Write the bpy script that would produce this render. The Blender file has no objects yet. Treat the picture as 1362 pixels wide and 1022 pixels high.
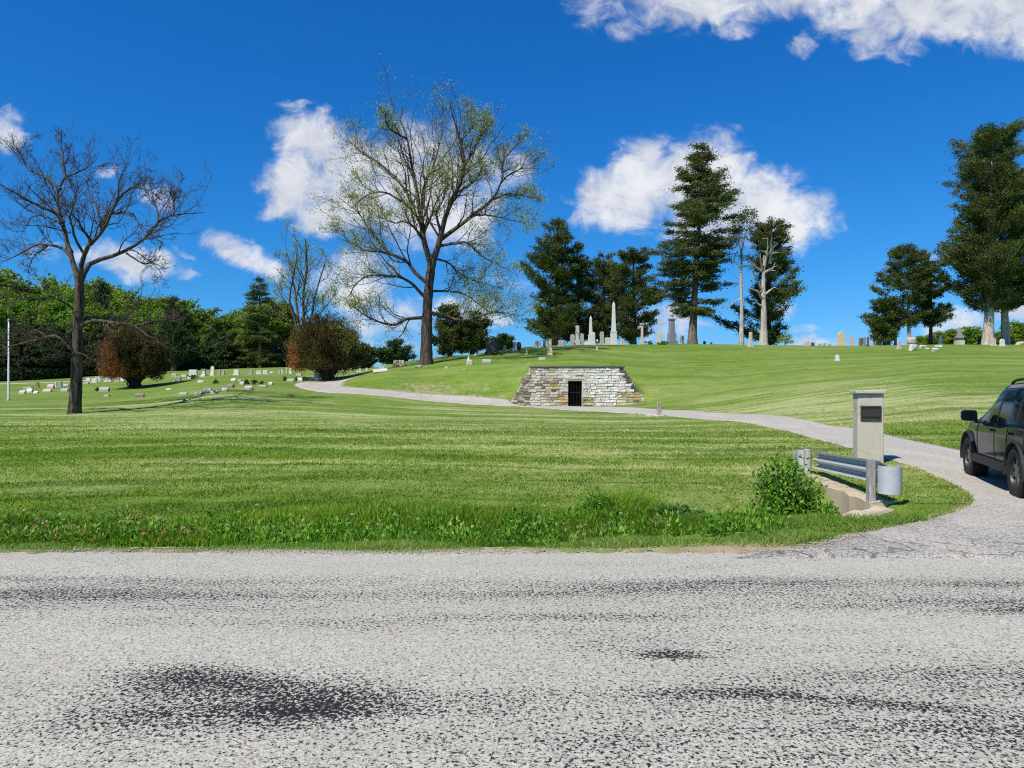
import bpy, bmesh, math, random
import numpy as np
from mathutils import Vector, kdtree
C = bpy.context.scene.collection
F = 944.0            # photo focal length in photo pixels
EYE = 1.6
R = math.radians

# ------------------------------------------------------------------ mesh helpers
def mk(name, V, faces, mat=None, parent=None, tint=None, smooth=False, col=None):
    """one mesh object from a vertex array and a list of (n,k) face arrays"""
    V = np.asarray(V, dtype=np.float32).reshape(-1, 3)
    faces = [np.asarray(f, dtype=np.int32) for f in faces if len(f)]
    me = bpy.data.meshes.new(name)
    me.vertices.add(len(V)); me.vertices.foreach_set('co', V.ravel())
    loops = np.concatenate([f.ravel() for f in faces])
    tot = np.concatenate([np.full(len(f), f.shape[1], np.int32) for f in faces])
    start = np.concatenate([[0], np.cumsum(tot)[:-1]]).astype(np.int32)
    me.loops.add(len(loops)); me.loops.foreach_set('vertex_index', loops)
    me.polygons.add(len(tot)); me.polygons.foreach_set('loop_start', start)
    me.polygons.foreach_set('loop_total', tot)
    me.update(calc_edges=True)
    me.polygons.foreach_set('use_smooth', np.full(len(tot), smooth, dtype=bool))
    if tint is not None:
        a = me.attributes.new('tint', 'FLOAT', 'POINT'); a.data.foreach_set('value', np.asarray(tint, np.float32))
    if col is not None:
        a = me.attributes.new('stonecol', 'FLOAT_COLOR', 'POINT'); a.data.foreach_set('color', np.asarray(col, np.float32).ravel())
    o = bpy.data.objects.new(name, me); C.objects.link(o)
    if mat: me.materials.append(mat)
    if parent: o.parent = parent
    return o

def thing(name, label, cat, loc=(0, 0, 0), rz=0.0, group=None):
    o = bpy.data.objects.new(name, None); C.objects.link(o)
    o.empty_display_size = 0.2
    o.location = loc; o.rotation_euler = (0, 0, rz)
    return tag(o, label, cat, group)

def tag(o, label, cat, group=None):
    o['label'] = label; o['category'] = cat
    if group: o['group'] = group
    return o

def kind(o, k, label=None):
    o['kind'] = k
    if label: o['label'] = label
    return o

def dup(root, loc=None, rz=None, label=None, scale=None):
    r = root.copy(); C.objects.link(r)
    if loc is not None: r.location = loc
    if rz is not None: r.rotation_euler = (0, 0, rz)
    if scale is not None: r.scale = scale
    if label: r['label'] = label
    for ch in list(root.children):
        c = ch.copy(); C.objects.link(c); c.parent = r
        for g in list(ch.children):
            d = g.copy(); C.objects.link(d); d.parent = c
    return r

class Acc:
    """collects pieces of ONE part"""
    def __init__(s): s.V = []; s.F = {}; s.n = 0; s.t = []; s.c = []
    def add(s, V, faces, tint=None, col=None):
        V = np.asarray(V, float).reshape(-1, 3)
        for f in (faces if isinstance(faces, list) else [faces]):
            f = np.asarray(f, int)
            s.F.setdefault(f.shape[1], []).append(f + s.n)
        s.V.append(V); s.n += len(V)
        if tint is not None: s.t.append(np.broadcast_to(np.asarray(tint, float), (len(V),)))
        if col is not None: s.c.append(np.tile(np.asarray(col, float), (len(V), 1)))
        return s
    def obj(s, name, mat, parent=None, smooth=False):
        return mk(name, np.concatenate(s.V), [np.concatenate(v) for v in s.F.values()], mat, parent,
                  np.concatenate(s.t) if s.t else None, smooth, np.concatenate(s.c) if s.c else None)

BOXF = np.array([[0, 3, 2, 1], [4, 5, 6, 7], [0, 1, 5, 4], [1, 2, 6, 5], [2, 3, 7, 6], [3, 0, 4, 7]])
def boxv(x0, x1, y0, y1, z0, z1, tx=0.0, ty=0.0):
    return np.array([[x0, y0, z0], [x1, y0, z0], [x1, y1, z0], [x0, y1, z0],
                     [x0 + tx, y0 + ty, z1], [x1 - tx, y0 + ty, z1], [x1 - tx, y1 - ty, z1], [x0 + tx, y1 - ty, z1]])

def bevbox(acc, x0, x1, y0, y1, z0, z1, bev=0.02, tx=0.0, ty=0.0, seg=1, rot=None, at=None, jit=0.0, rng=None):
    """bevelled (tapered) box through bmesh"""
    bm = bmesh.new()
    vs = [bm.verts.new(v) for v in boxv(x0, x1, y0, y1, z0, z1, tx, ty)]
    for f in BOXF: bm.faces.new([vs[i] for i in f])
    if jit and rng is not None:
        for v in bm.verts: v.co += Vector(rng.normal(0, jit, 3))
    if bev > 0:
        bmesh.ops.bevel(bm, geom=bm.edges[:], offset=bev, segments=seg, profile=0.5, affect='EDGES')
    addbm(acc, bm, rot, at)

def addbm(acc, bm, rot=None, at=None):
    bm.verts.index_update()
    V = np.array([v.co[:] for v in bm.verts])
    by = {}
    for f in bm.faces: by.setdefault(len(f.verts), []).append([v.index for v in f.verts])
    bm.free()
    if rot is not None: V = V @ rot.T
    if at is not None: V = V + np.asarray(at)
    acc.add(V, [np.array(f) for f in by.values()])

def prism(acc, outline, y0, y1, bev=0.01):
    """outline in x,z extruded along y"""
    bm = bmesh.new()
    a = [bm.verts.new((x, y0, z)) for x, z in outline]
    b = [bm.verts.new((x, y1, z)) for x, z in outline]
    n = len(a)
    f0 = bm.faces.new(a); f1 = bm.faces.new(b[::-1])
    for i in range(n): bm.faces.new((a[i], b[i], b[(i + 1) % n], a[(i + 1) % n]))
    bmesh.ops.recalc_face_normals(bm, faces=bm.faces[:])
    if bev: bmesh.ops.bevel(bm, geom=list(f0.edges) + list(f1.edges), offset=bev, segments=1, affect='EDGES')
    addbm(acc, bm)

def lathe(acc, prof, n=16, at=(0, 0, 0), axis='z', closed=False, sx=1.0):
    prof = np.asarray(prof, float); k = len(prof)
    a = np.linspace(0, 2 * np.pi, n, endpoint=False)
    r = prof[:, 0][:, None]; h = np.repeat(prof[:, 1][:, None], n, 1)
    if axis == 'z': P = np.stack([r * np.cos(a), r * np.sin(a), h], -1)
    else: P = np.stack([h, r * np.cos(a), r * np.sin(a)], -1)
    P = P.reshape(-1, 3) + np.asarray(at)
    i = np.arange(k if closed else k - 1)[:, None]; j = np.arange(n)[None]
    i2 = (i + 1) % k; j2 = (j + 1) % n
    f = np.stack([i * n + j, i * n + j2, i2 * n + j2, i2 * n + j], -1).reshape(-1, 4)
    acc.add(P, f)

def tubes(P, Rd, n=5, cap=False):
    """batch of tubes. P (N,K,3), Rd (N,K) -> verts, quads"""
    P = np.asarray(P, float); N, K, _ = P.shape
    T = np.gradient(P, axis=1); T /= np.linalg.norm(T, axis=2, keepdims=True) + 1e-9
    d = P[:, -1] - P[:, 0]
    ref = np.where((np.abs(d[:, 2]) > 0.8 * np.linalg.norm(d, axis=1))[:, None], [[1.0, 0.02, 0]], [[0.03, 0, 1.0]])
    A = np.cross(T, ref[:, None, :]); A /= np.linalg.norm(A, axis=2, keepdims=True) + 1e-9
    B = np.cross(T, A)
    a = np.arange(n) * 2 * np.pi / n
    V = P[:, :, None, :] + Rd[:, :, None, None] * (A[:, :, None, :] * np.cos(a)[None, None, :, None] + B[:, :, None, :] * np.sin(a)[None, None, :, None])
    k, i, j = np.meshgrid(np.arange(N), np.arange(K - 1), np.arange(n), indexing='ij')
    j2 = (j + 1) % n; b = k * K * n
    f = np.stack([b + i * n + j, b + i * n + j2, b + (i + 1) * n + j2, b + (i + 1) * n + j], -1).reshape(-1, 4)
    return V.reshape(-1, 3), f

def cards(rng, P, D, L, W, fold=0.25):
    """leaf-shaped folded quads: centres P (N,3), axis D (N,3), length L, width W"""
    N = len(P); D = D / (np.linalg.norm(D, axis=1, keepdims=True) + 1e-9)
    S = np.cross(D, rng.normal(size=(N, 3))); S /= np.linalg.norm(S, axis=1, keepdims=True) + 1e-9
    Nn = np.cross(D, S)
    L = np.broadcast_to(L, (N,))[:, None]; W = np.broadcast_to(W, (N,))[:, None]
    base = P - D * L * 0.5; tip = P + D * L * 0.5
    l = P - S * W * 0.5 + Nn * W * fold - D * L * 0.08; r = P + S * W * 0.5 + Nn * W * fold - D * L * 0.08
    V = np.stack([base, r, tip, l], 1).reshape(-1, 3)
    f = np.arange(N * 4).reshape(N, 4)
    return V, f

def resample(pts, K):
    """Catmull-Rom through pts, K points evenly along the length"""
    p = np.asarray(pts, float)
    if len(p) < 3:
        t = np.linspace(0, 1, K)[:, None]; return p[0] * (1 - t) + p[-1] * t
    e = np.vstack([2 * p[0] - p[1], p, 2 * p[-1] - p[-2]])
    out = []
    for i in range(len(p) - 1):
        a, b, c, d = e[i:i + 4]
        for t in np.linspace(0, 1, 12, endpoint=False):
            out.append(0.5 * ((2 * b) + (c - a) * t + (2 * a - 5 * b + 4 * c - d) * t * t + (3 * b - a - 3 * c + d) * t ** 3))
    out.append(p[-1]); out = np.array(out)
    s = np.concatenate([[0], np.cumsum(np.linalg.norm(np.diff(out, axis=0), axis=1))])
    q = np.linspace(0, s[-1], K)
    return np.stack([np.interp(q, s, out[:, k]) for k in range(p.shape[1])], 1)

def smooth_noise(x, y, seed=0):
    """cheap value noise made of sines, about -1..1"""
    r = np.random.default_rng(seed); z = 0.0
    for i in range(6):
        a = r.uniform(0, 6.28); f = r.uniform(0.6, 1.8); p = r.uniform(0, 6.28)
        z = z + np.sin(f * (x * math.cos(a) + y * math.sin(a)) + p)
    return z / 3.0
def sstep(a, b, x):
    t = np.clip((x - a) / (b - a), 0, 1); return t * t * (3 - 2 * t)

# ------------------------------------------------------------------ the lie of the land
COLS = {
 -400: [(20, .2), (36, .47), (50, .95), (60, 1.55), (75, 2.4), (100, 3.6), (130, 5), (200, 12), (420, 24)],
 0:   [(20, .2), (36, .47), (50, .95), (60, 1.55), (75, 2.4), (100, 3.6), (130, 5), (200, 12), (420, 24)],
 100: [(20, .2), (36, .46), (45, .85), (60, 1.7), (75, 2.6), (100, 3.9), (130, 5.2), (200, 11), (420, 22)],
 200: [(20, .2), (36, .5), (38.5, .72), (45, 1.1), (55, 1.7), (70, 2.7), (90, 3.9), (100, 4.3), (130, 5.2), (200, 10), (420, 20)],
 300: [(20, .2), (30, .4), (36, .75), (41.5, 1.45), (47, 1.95), (55, 2.5), (70, 3.4), (90, 4.3), (110, 5), (130, 5.5), (200, 9), (420, 14)],
 400: [(20, .2), (30, .4), (40, .95), (46, 1.5), (50, 1.87), (55, 2.2), (62, 2.8), (75, 3.8), (95, 4.8), (130, 6), (200, 7), (420, 9)],
 450: [(20, .2), (30, .35), (40, .85), (46, 1.42), (49, 1.6), (53.5, 2.05), (58, 2.4), (64, 2.9), (80, 4), (100, 5), (130, 5.6), (420, 7)],
 480: [(20, .2), (30, .3), (40, .8), (46, 1.35), (49.5, 1.65), (51.5, 2.1), (54, 2.7), (58, 2.95), (62, 3.05), (80, 3.9), (100, 4.7), (130, 5), (420, 6)],
 520: [(20, .2), (30, .3), (40, .7), (46.5, 1.22), (49.5, 1.5), (51, 2.1), (53, 2.9), (57, 3.45), (65, 4.0), (80, 4.6), (100, 5.0), (130, 5), (420, 6)],
 570: [(20, .2), (30, .3), (40, .6), (46.5, .92), (49.2, 1.15), (52, 2.3), (56, 3.4), (60, 3.95), (70, 4.9), (90, 5.6), (130, 6), (420, 7)],
 630: [(20, .2), (30, .28), (40, .5), (45.8, .7), (48.8, .92), (50.5, 2.0), (52.5, 2.9), (56, 3.7), (60, 4.4), (70, 5.2), (85, 5.8), (130, 6.5), (420, 8)],
 690: [(20, .2), (30, .28), (40, .42), (45, .55), (48.3, .72), (50, 2.3), (52, 3.0), (56, 3.9), (62, 4.9), (70, 5.9), (80, 6.5), (100, 7), (420, 9)],
 770: [(20, .18), (30, .25), (40, .3), (44.6, .4), (48.4, .56), (50.5, 3.0), (53, 3.7), (56, 4.3), (62, 5.2), (70, 6.1), (78, 6.7), (90, 7.2), (420, 9)],
 870: [(20, .17), (30, .25), (38, .28), (42, .43), (47.5, .95), (50, 2.2), (53, 3.1), (58, 4.1), (66, 5.4), (74, 6.4), (82, 7.0), (100, 7.6), (420, 9)],
 960: [(20, .15), (30, .25), (36, .32), (42, .8), (48, 1.8), (56, 3.6), (66, 5.5), (74, 6.4), (82, 7.0), (100, 7.6), (420, 9)],
 1100: [(20, .15), (24, .2), (27, .25), (35, .9), (45, 2.1), (55, 3.7), (65, 5.2), (74, 6.2), (82, 6.8), (100, 7.6), (420, 9)],
 1250: [(12, .05), (16, .12), (20, .25), (28, .8), (38, 1.9), (50, 3.6), (62, 5.3), (72, 6.2), (82, 6.95), (100, 7.6), (420, 9)],
 1800: [(12, .05), (16, .12), (20, .25), (28, .8), (38, 1.9), (50, 3.6), (62, 5.3), (72, 6.2), (82, 6.95), (100, 7.6), (420, 9)],
}
TY = 6.0 * np.exp(np.arange(0, 426) * 0.01)
TU = np.arange(-1.2, 1.2001, 0.004)
def _table():
    px = sorted(COLS); us = [(p - 681) / F for p in px]
    M = np.array([np.interp(TY, [6, 9.5] + [a for a, _ in COLS[p]], [0.0, .05] + [b for _, b in COLS[p]]) for p in px])
    T = np.array([np.interp(TU, us, M[:, j]) for j in range(len(TY))]).T
    def blur(A, s, ax):
        k = np.exp(-0.5 * (np.arange(-3 * s, 3 * s + 1) / s) ** 2); k /= k.sum()
        pad = [(0, 0), (0, 0)]; pad[ax] = (3 * s, 3 * s)
        A = np.pad(A, pad, mode='edge')
        return np.apply_along_axis(lambda v: np.convolve(v, k, 'valid'), ax, A)
    return blur(blur(T, 4, 0), 2, 1)
TAB = _table()
VY = 48.0                                   # front plane of the vault wall
VX0, VX1, VT0, VT1, VTOP = -0.15, 9.1, 1.27, 7.5, 3.18
def wall_top(X):
    return np.interp(X, [VX0 - .01, VX0, VT0, VT1, VX1, VX1 + .01], [-5, 1.0, VTOP - .03, VTOP - .03, 1.3, -5])

def ditch_c(X): return 8.25 + 2.15 * sstep(0.3, 4.4, X)
def ditch(X, Y):
    hw = 0.8 + 0.22 * sstep(0.5, 4.2, X); dep = 0.30 + 0.55 * sstep(1.5, 4.4, X)
    d = dep * np.exp(-((Y - ditch_c(X)) / hw) ** 2 * 1.25) * sstep(5.16, 4.98, X)
    return d
def H(X, Y):
    X = np.asarray(X, float); Y = np.asarray(Y, float)
    Yc = np.clip(Y, 6.0, TY[-1]); u = np.clip(X / Yc, TU[0], TU[-1] - 1e-6)
    j = np.clip(np.log(Yc / 6.0) / 0.01, 0, len(TY) - 1.001); i = (u - TU[0]) / 0.004
    i0 = np.floor(i).astype(int); j0 = np.floor(j).astype(int); i0 = np.clip(i0, 0, len(TU) - 2); fi = i - i0; fj = j - j0
    z = (TAB[i0, j0] * (1 - fi) + TAB[i0 + 1, j0] * fi) * (1 - fj) + (TAB[i0, j0 + 1] * (1 - fi) + TAB[i0 + 1, j0 + 1] * fi) * fj
    z = z + 0.02 * smooth_noise(X * .35, Y * .35, 4) * sstep(18, 32, Y) + .012 * smooth_noise(X * 1.3, Y * 1.3, 5) * sstep(8, 12, Y)
    wt = wall_top(X)
    inw = (wt > -1) & (Y > VY + .4) & (Y < VY + 9)
    z = np.where(inw, np.maximum(z, wt + 0.10 * (Y - VY - .4)), z)
    z = np.where((wt > -1) & (Y > VY - 4) & (Y <= VY + .4), np.minimum(z, 0.56 + 0.22 * sstep(6.5, 9.1, X) + .2 * sstep(1.0, -.3, X)), z)
    return z - ditch(X, Y)

def at(px, py, ymin=8.0, miss=86.0):
    """the ground point that shows at a photo pixel"""
    u = (px - 681) / F; Ys = np.arange(ymin, 130, 0.1)
    z = H(u * Ys, Ys); p = 520 - F * (z - EYE) / Ys
    k = np.nonzero(p <= py)[0]
    if len(k) == 0: Y = miss
    else: Y = Ys[k[0]]
    if Y > 125: Y = miss
    return Vector((u * Y, Y, float(H(u * Y, Y))))
def pt(px, py, Y): return np.array([(px - 681) / F * Y, Y, EYE + (520 - py) / F * Y])

# ------------------------------------------------------------------ node helpers
def nd(nt, typ, ins=None, **props):
    n = nt.nodes.new(typ)
    for k, v in props.items():
        setattr(n, k, v)
    for k, v in (ins or {}).items():
        s = n.inputs[k]
        if isinstance(v, bpy.types.NodeSocket): nt.links.new(v, s)
        elif isinstance(v, bpy.types.Node): nt.links.new(v.outputs[0], s)
        else: s.default_value = v
    return n
def math_(nt, op, a, b=None, c=None, clamp=False):
    n = nt.nodes.new('ShaderNodeMath'); n.operation = op; n.use_clamp = clamp
    for i, v in enumerate((a, b, c)):
        if v is None: continue
        if isinstance(v, bpy.types.NodeSocket): nt.links.new(v, n.inputs[i])
        else: n.inputs[i].default_value = v
    return n.outputs[0]
def mixc(nt, f, a, b, mode='MIX'):
    n = nt.nodes.new('ShaderNodeMix'); n.data_type = 'RGBA'; n.blend_type = mode; n.clamp_factor = True
    for s, v in ((n.inputs[0], f), (n.inputs[6], a), (n.inputs[7], b)):
        if isinstance(v, bpy.types.NodeSocket): nt.links.new(v, s)
        elif isinstance(v, (tuple, list)): s.default_value = (*v[:3], 1)
        else: s.default_value = v
    return n.outputs[2]
def ramp(nt, fac, stops, interp='LINEAR'):
    n = nt.nodes.new('ShaderNodeValToRGB'); n.color_ramp.interpolation = interp
    e = n.color_ramp.elements
    while len(e) < len(stops): e.new(0.5)
    for k, (p, c) in enumerate(stops):
        e[k].position = p
        e[k].color = (*c, 1) if isinstance(c, (tuple, list)) else (c, c, c, 1)
    if isinstance(fac, bpy.types.NodeSocket): nt.links.new(fac, n.inputs[0])
    return n.outputs[0]
def sm(nt, x, a, b):
    n = nt.nodes.new('ShaderNodeMapRange'); n.interpolation_type = 'SMOOTHSTEP'
    nt.links.new(x, n.inputs[0]); n.inputs[1].default_value = a; n.inputs[2].default_value = b
    return n.outputs[0]
def noise(nt, vec, scale, detail=3.0, rough=0.55, dist=0.0, col=False):
    n = nd(nt, 'ShaderNodeTexNoise', {'Vector': vec, 'Scale': scale, 'Detail': detail, 'Roughness': rough, 'Distortion': dist})
    return n.outputs[1 if col else 0]
def vscale(nt, vec, s, off=(0, 0, 0)):
    n = nd(nt, 'ShaderNodeMapping', {'Vector': vec, 'Scale': s, 'Location': off}); return n.outputs[0]
def newmat(name):
    m = bpy.data.materials.new(name); m.use_nodes = True
    nt = m.node_tree; nt.nodes.clear()
    out = nt.nodes.new('ShaderNodeOutputMaterial')
    return m, nt, out
def pbsdf(nt, out, col, rough=0.8, spec=0.3, metal=0.0, bump=None, bstr=0.5, bdist=0.02, **kw):
    p = nt.nodes.new('ShaderNodeBsdfPrincipled')
    for s, v in (('Base Color', col), ('Roughness', rough), ('Metallic', metal), ('Specular IOR Level', spec)):
        if isinstance(v, bpy.types.NodeSocket): nt.links.new(v, p.inputs[s])
        elif isinstance(v, (tuple, list)): p.inputs[s].default_value = (*v[:3], 1)
        else: p.inputs[s].default_value = v
    for k, v in kw.items(): p.inputs[k.replace('_', ' ')].default_value = v
    if bump is not None:
        b = nd(nt, 'ShaderNodeBump', {'Height': bump, 'Strength': bstr, 'Distance': bdist})
        nt.links.new(b.outputs[0], p.inputs['Normal'])
    if out: nt.links.new(p.outputs[0], out.inputs[0])
    return p
def pos(nt): return nt.nodes.new('ShaderNodeNewGeometry').outputs['Position']
def objco(nt): return nt.nodes.new('ShaderNodeTexCoord').outputs['Object']
# ------------------------------------------------------------------ materials
def lawn_colour(nt):
    """mown grass: clippings and mower lines in world space; used by the sheet and by the blades"""
    P = pos(nt)
    warp = noise(nt, vscale(nt, P, (.035, .05, 0)), 1.0, 2.0)
    sx = nd(nt, 'ShaderNodeSeparateXYZ', {0: P})
    yy = math_(nt, 'ADD', sx.outputs[1], math_(nt, 'MULTIPLY', warp, 9.0))
    V = nd(nt, 'ShaderNodeCombineXYZ', {0: math_(nt, 'MULTIPLY', sx.outputs[0], .07), 1: yy, 2: 0.0}).outputs[0]
    Vf = nd(nt, 'ShaderNodeCombineXYZ', {0: math_(nt, 'MULTIPLY', sx.outputs[0], .22), 1: yy, 2: 3.0}).outputs[0]
    big = noise(nt, vscale(nt, P, (1, 1, 0)), .09, 3.0)
    mid = noise(nt, P, .9, 4.0, .6)
    fine = math_(nt, 'ADD', math_(nt, 'MULTIPLY', noise(nt, P, 22.0, 3.0, .7), .5), math_(nt, 'MULTIPLY', noise(nt, P, 5.0, 3.0, .7), .5))
    base = mixc(nt, sm(nt, big, .35, .65), LAWN_A, LAWN_B)
    base = mixc(nt, sm(nt, mid, .35, .75), base, LAWN_C)
    # dry clippings in long streaks
    s1 = noise(nt, V, .42, 3.0, .6); s2 = noise(nt, Vf, 1.6, 3.0, .65)
    st = math_(nt, 'ADD', math_(nt, 'MULTIPLY', s1, .62), math_(nt, 'MULTIPLY', s2, .38))
    st = math_(nt, 'ADD', st, math_(nt, 'MULTIPLY', math_(nt, 'SUBTRACT', fine, .5), .55))
    st = math_(nt, 'ADD', st, math_(nt, 'MULTIPLY', math_(nt, 'SUBTRACT', big, .5), .35))
    zone = math_(nt, 'ADD', .24, math_(nt, 'MULTIPLY', math_(nt, 'MULTIPLY', sm(nt, yy, 13.0, 20.0), sm(nt, yy, 52.0, 44.0)), .66))
    base = mixc(nt, math_(nt, 'MULTIPLY', sm(nt, st, .42, .63), zone), base, LAWN_DRY)
    # deep green mower lines
    d1 = noise(nt, vscale(nt, V, (1.2, 1, 1), (3.1, 7.7, 5)), .75, 2.0, .5)
    wob = math_(nt, 'ADD', yy, math_(nt, 'MULTIPLY', noise(nt, vscale(nt, P, (.16, .3, 0)), 1.0, 3.0), 1.6))
    per = math_(nt, 'PINGPONG', wob, 1.05)
    lines = math_(nt, 'MULTIPLY', sm(nt, per, .17, .03), sm(nt, noise(nt, vscale(nt, V, (1.6, .5, 1), (9, 2, 4)), 1.0, 3.0, .6), .40, .58))
    line = math_(nt, 'MAXIMUM', math_(nt, 'MULTIPLY', sm(nt, d1, .59, .65), .7), lines)
    base = mixc(nt, math_(nt, 'MULTIPLY', line, math_(nt, 'ADD', .5, math_(nt, 'MULTIPLY', sm(nt, yy, 50.0, 40.0), .3))), base, LAWN_D)
    base = mixc(nt, sm(nt, fine, .3, .75), mixc(nt, .35, base, LAWN_D), base)
    return base, fine, P, mid
LAWN_A, LAWN_B, LAWN_C = (.150, .228, .033), (.184, .252, .044), (.112, .188, .022)
LAWN_DRY, LAWN_D = (.430, .440, .200), (.055, .112, .008)

def mat_lawn():
    m, nt, out = newmat('lawn')
    col, fine, P, mid = lawn_colour(nt)
    dirt = nd(nt, 'ShaderNodeAttribute', attribute_name='tint').outputs['Fac']
    n2 = noise(nt, P, 3.0, 5.0, .65)
    dm = sm(nt, math_(nt, 'ADD', dirt, math_(nt, 'MULTIPLY', math_(nt, 'SUBTRACT', n2, .5), 1.5)), .40, .85)
    soil = mixc(nt, noise(nt, P, 14.0, 4.0, .7), (.22, .165, .095), (.46, .38, .26))
    col = mixc(nt, math_(nt, 'MULTIPLY', dm, .9), col, soil)
    b = math_(nt, 'ADD', math_(nt, 'MULTIPLY', noise(nt, P, 38.0, 4.0, .7), 1.0), math_(nt, 'MULTIPLY', mid, .6))
    pbsdf(nt, out, col, .9, .12, bump=b, bstr=.55, bdist=.06)
    return m
def mat_blade(name, fn=None, stops=None, trans=.3, rough=.6, hue=False, up=0.0):
    """leaf and blade materials: diffuse with light coming through"""
    m, nt, out = newmat(name)
    t = nd(nt, 'ShaderNodeAttribute', attribute_name='tint').outputs['Fac']
    if fn:
        col = fn(nt)[0]
        col = mixc(nt, t, mixc(nt, 1.0, col, (1.12, 1.12, 1.02), 'MULTIPLY'), mixc(nt, 1.0, col, (2.2, 2.05, 2.0), 'MULTIPLY'))
    else:
        col = ramp(nt, t, stops)
        if hue:
            r = nt.nodes.new('ShaderNodeObjectInfo').outputs['Random']
            col = nd(nt, 'ShaderNodeHueSaturation', {'Hue': math_(nt, 'ADD', math_(nt, 'MULTIPLY', r, .05), .475),
                     'Value': math_(nt, 'ADD', math_(nt, 'MULTIPLY', r, .5), .75), 'Color': col}).outputs[0]
    p = pbsdf(nt, None, col, rough, .25)
    tr = nd(nt, 'ShaderNodeBsdfTranslucent', {'Color': mixc(nt, 1.0, col, (1.1, 1.25, .5), 'MULTIPLY')})
    if up:
        g = nt.nodes.new('ShaderNodeNewGeometry').outputs['Normal']
        a_ = nd(nt, 'ShaderNodeVectorMath', {0: g, 'Scale': 1 - up}, operation='SCALE').outputs[0]
        b_ = nd(nt, 'ShaderNodeVectorMath', {0: a_, 1: (0, 0, up)}, operation='ADD').outputs[0]
        c_ = nd(nt, 'ShaderNodeVectorMath', {0: b_}, operation='NORMALIZE').outputs[0]
        nt.links.new(c_, p.inputs['Normal'])
    mx = nd(nt, 'ShaderNodeMixShader', {0: trans, 1: p.outputs[0], 2: tr.outputs[0]})
    nt.links.new(mx.outputs[0], out.inputs[0])
    return m
def mat_road():
    m, nt, out = newmat('chip_seal')
    P = pos(nt); sx = nd(nt, 'ShaderNodeSeparateXYZ', {0: P})
    jig = nd(nt, 'ShaderNodeVectorMath', {0: P, 1: nd(nt, 'ShaderNodeVectorMath', {0: noise(nt, P, 40.0, 2.0, col=True), 'Scale': .02}, operation='SCALE').outputs[0]}, operation='ADD').outputs[0]
    vor = nd(nt, 'ShaderNodeTexVoronoi', {'Vector': jig, 'Scale': 80.0, 'Randomness': 1.0})
    cell = nd(nt, 'ShaderNodeSeparateColor', {0: vor.outputs['Color']})
    n1 = noise(nt, P, 40.0, 3.0, .6); n2 = noise(nt, vscale(nt, P, (.7, 1, 1)), 92.0, 2.0, .6)
    big = noise(nt, vscale(nt, P, (.25, .9, 1)), .8, 4.0, .6)
    stone = ramp(nt, cell.outputs[0], [(0, (.22, .211, .18)), (.16, (.30, .288, .246)), (.3, (.36, .346, .294)), (.6, (.42, .404, .342)), (.95, (.50, .478, .408)), (.96, (.42, .35, .27)), (1, (.38, .29, .20))])
    stone = mixc(nt, math_(nt, 'MULTIPLY', sm(nt, big, .35, .7), .5), stone, (.345, .325, .275))
    # wear: how much tar shows, in wheel lines and stains
    def ell(cx, cy, rx, ry, rot=0.0):
        mp = nd(nt, 'ShaderNodeMapping', {'Vector': P, 'Location': (cx, cy, 0), 'Rotation': (0, 0, rot), 'Scale': (rx, ry, 1e3)}, vector_type='TEXTURE')
        mp.inputs['Scale'].default_value = (rx, ry, 1e6)
        l = nd(nt, 'ShaderNodeVectorMath', {0: mp.outputs[0]}, operation='LENGTH').outputs['Value']
        return sm(nt, l, 1.25, .15)
    wl = noise(nt, vscale(nt, P, (.22, 1.5, 1), (2, 1.3, 0)), 1.0, 3.0, .55)
    wear = math_(nt, 'MULTIPLY', sm(nt, wl, .40, .74), .28)
    near = math_(nt, 'ADD', math_(nt, 'MULTIPLY', sm(nt, sx.outputs[1], 4.9, 3.3), .14), math_(nt, 'MULTIPLY', math_(nt, 'MULTIPLY', sm(nt, sx.outputs[1], 5.0, 5.5), sm(nt, sx.outputs[1], 6.5, 5.8)), .17))
    wear = math_(nt, 'ADD', wear, near)
    edge = sm(nt, sx.outputs[1], 6.0, 6.9)
    wear = math_(nt, 'SUBTRACT', wear, math_(nt, 'MULTIPLY', edge, .18))
    for a in [(-1.72, 3.95, .66, .25, -.12, .36), (-1.0, 3.72, .58, .34, .0, .26), (-1.5, 3.5, 1.0, .28, .1, .18), (-1.9, 3.7, .5, .3, 0, .10), (.97, 4.3, .26, .10, 0, .36), (1.9, 3.62, .95, .09, -.17, .22), (1.1, 3.75, .6, .12, 0, .2),
              (3.9, 5.15, 1.5, .14, .06, .22), (.3, 5.6, 1.6, .12, 0, .12), (2.6, 6.65, 1.5, .12, .22, .2), (5.6, 6.75, 1.4, .16, -.12, .26), (-3.2, 5.55, 2.4, .22, 0, .15), (.6, 5.05, 1.6, .15, 0, .12)]:
        wear = math_(nt, 'ADD', wear, math_(nt, 'MULTIPLY', ell(*a[:5]), a[5]))
    mid = noise(nt, vscale(nt, P, (.8, 1, 1)), 6.0, 4.0, .65)
    sp = math_(nt, 'ADD', math_(nt, 'MULTIPLY', n1, .6), math_(nt, 'MULTIPLY', n2, .4))
    thr = math_(nt, 'SUBTRACT', .598, math_(nt, 'MULTIPLY', math_(nt, 'ADD', wear, math_(nt, 'MULTIPLY', math_(nt, 'SUBTRACT', mid, .5), .26)), .32))
    dk = math_(nt, 'SUBTRACT', sp, thr)
    tar = math_(nt, 'MULTIPLY', sm(nt, dk, -.02, .025), sm(nt, math_(nt, 'ADD', cell.outputs[1], math_(nt, 'MULTIPLY', dk, 2.4)), .20, .34))
    col = mixc(nt, math_(nt, 'MULTIPLY', tar, .98), stone, mixc(nt, n1, (.007, .008, .012), (.026, .027, .032)))
    col = mixc(nt, math_(nt, 'MULTIPLY', sm(nt, noise(nt, P, 2.2, 4.0, .7), .66, .8), .35), col, (.33, .26, .17))
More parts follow.
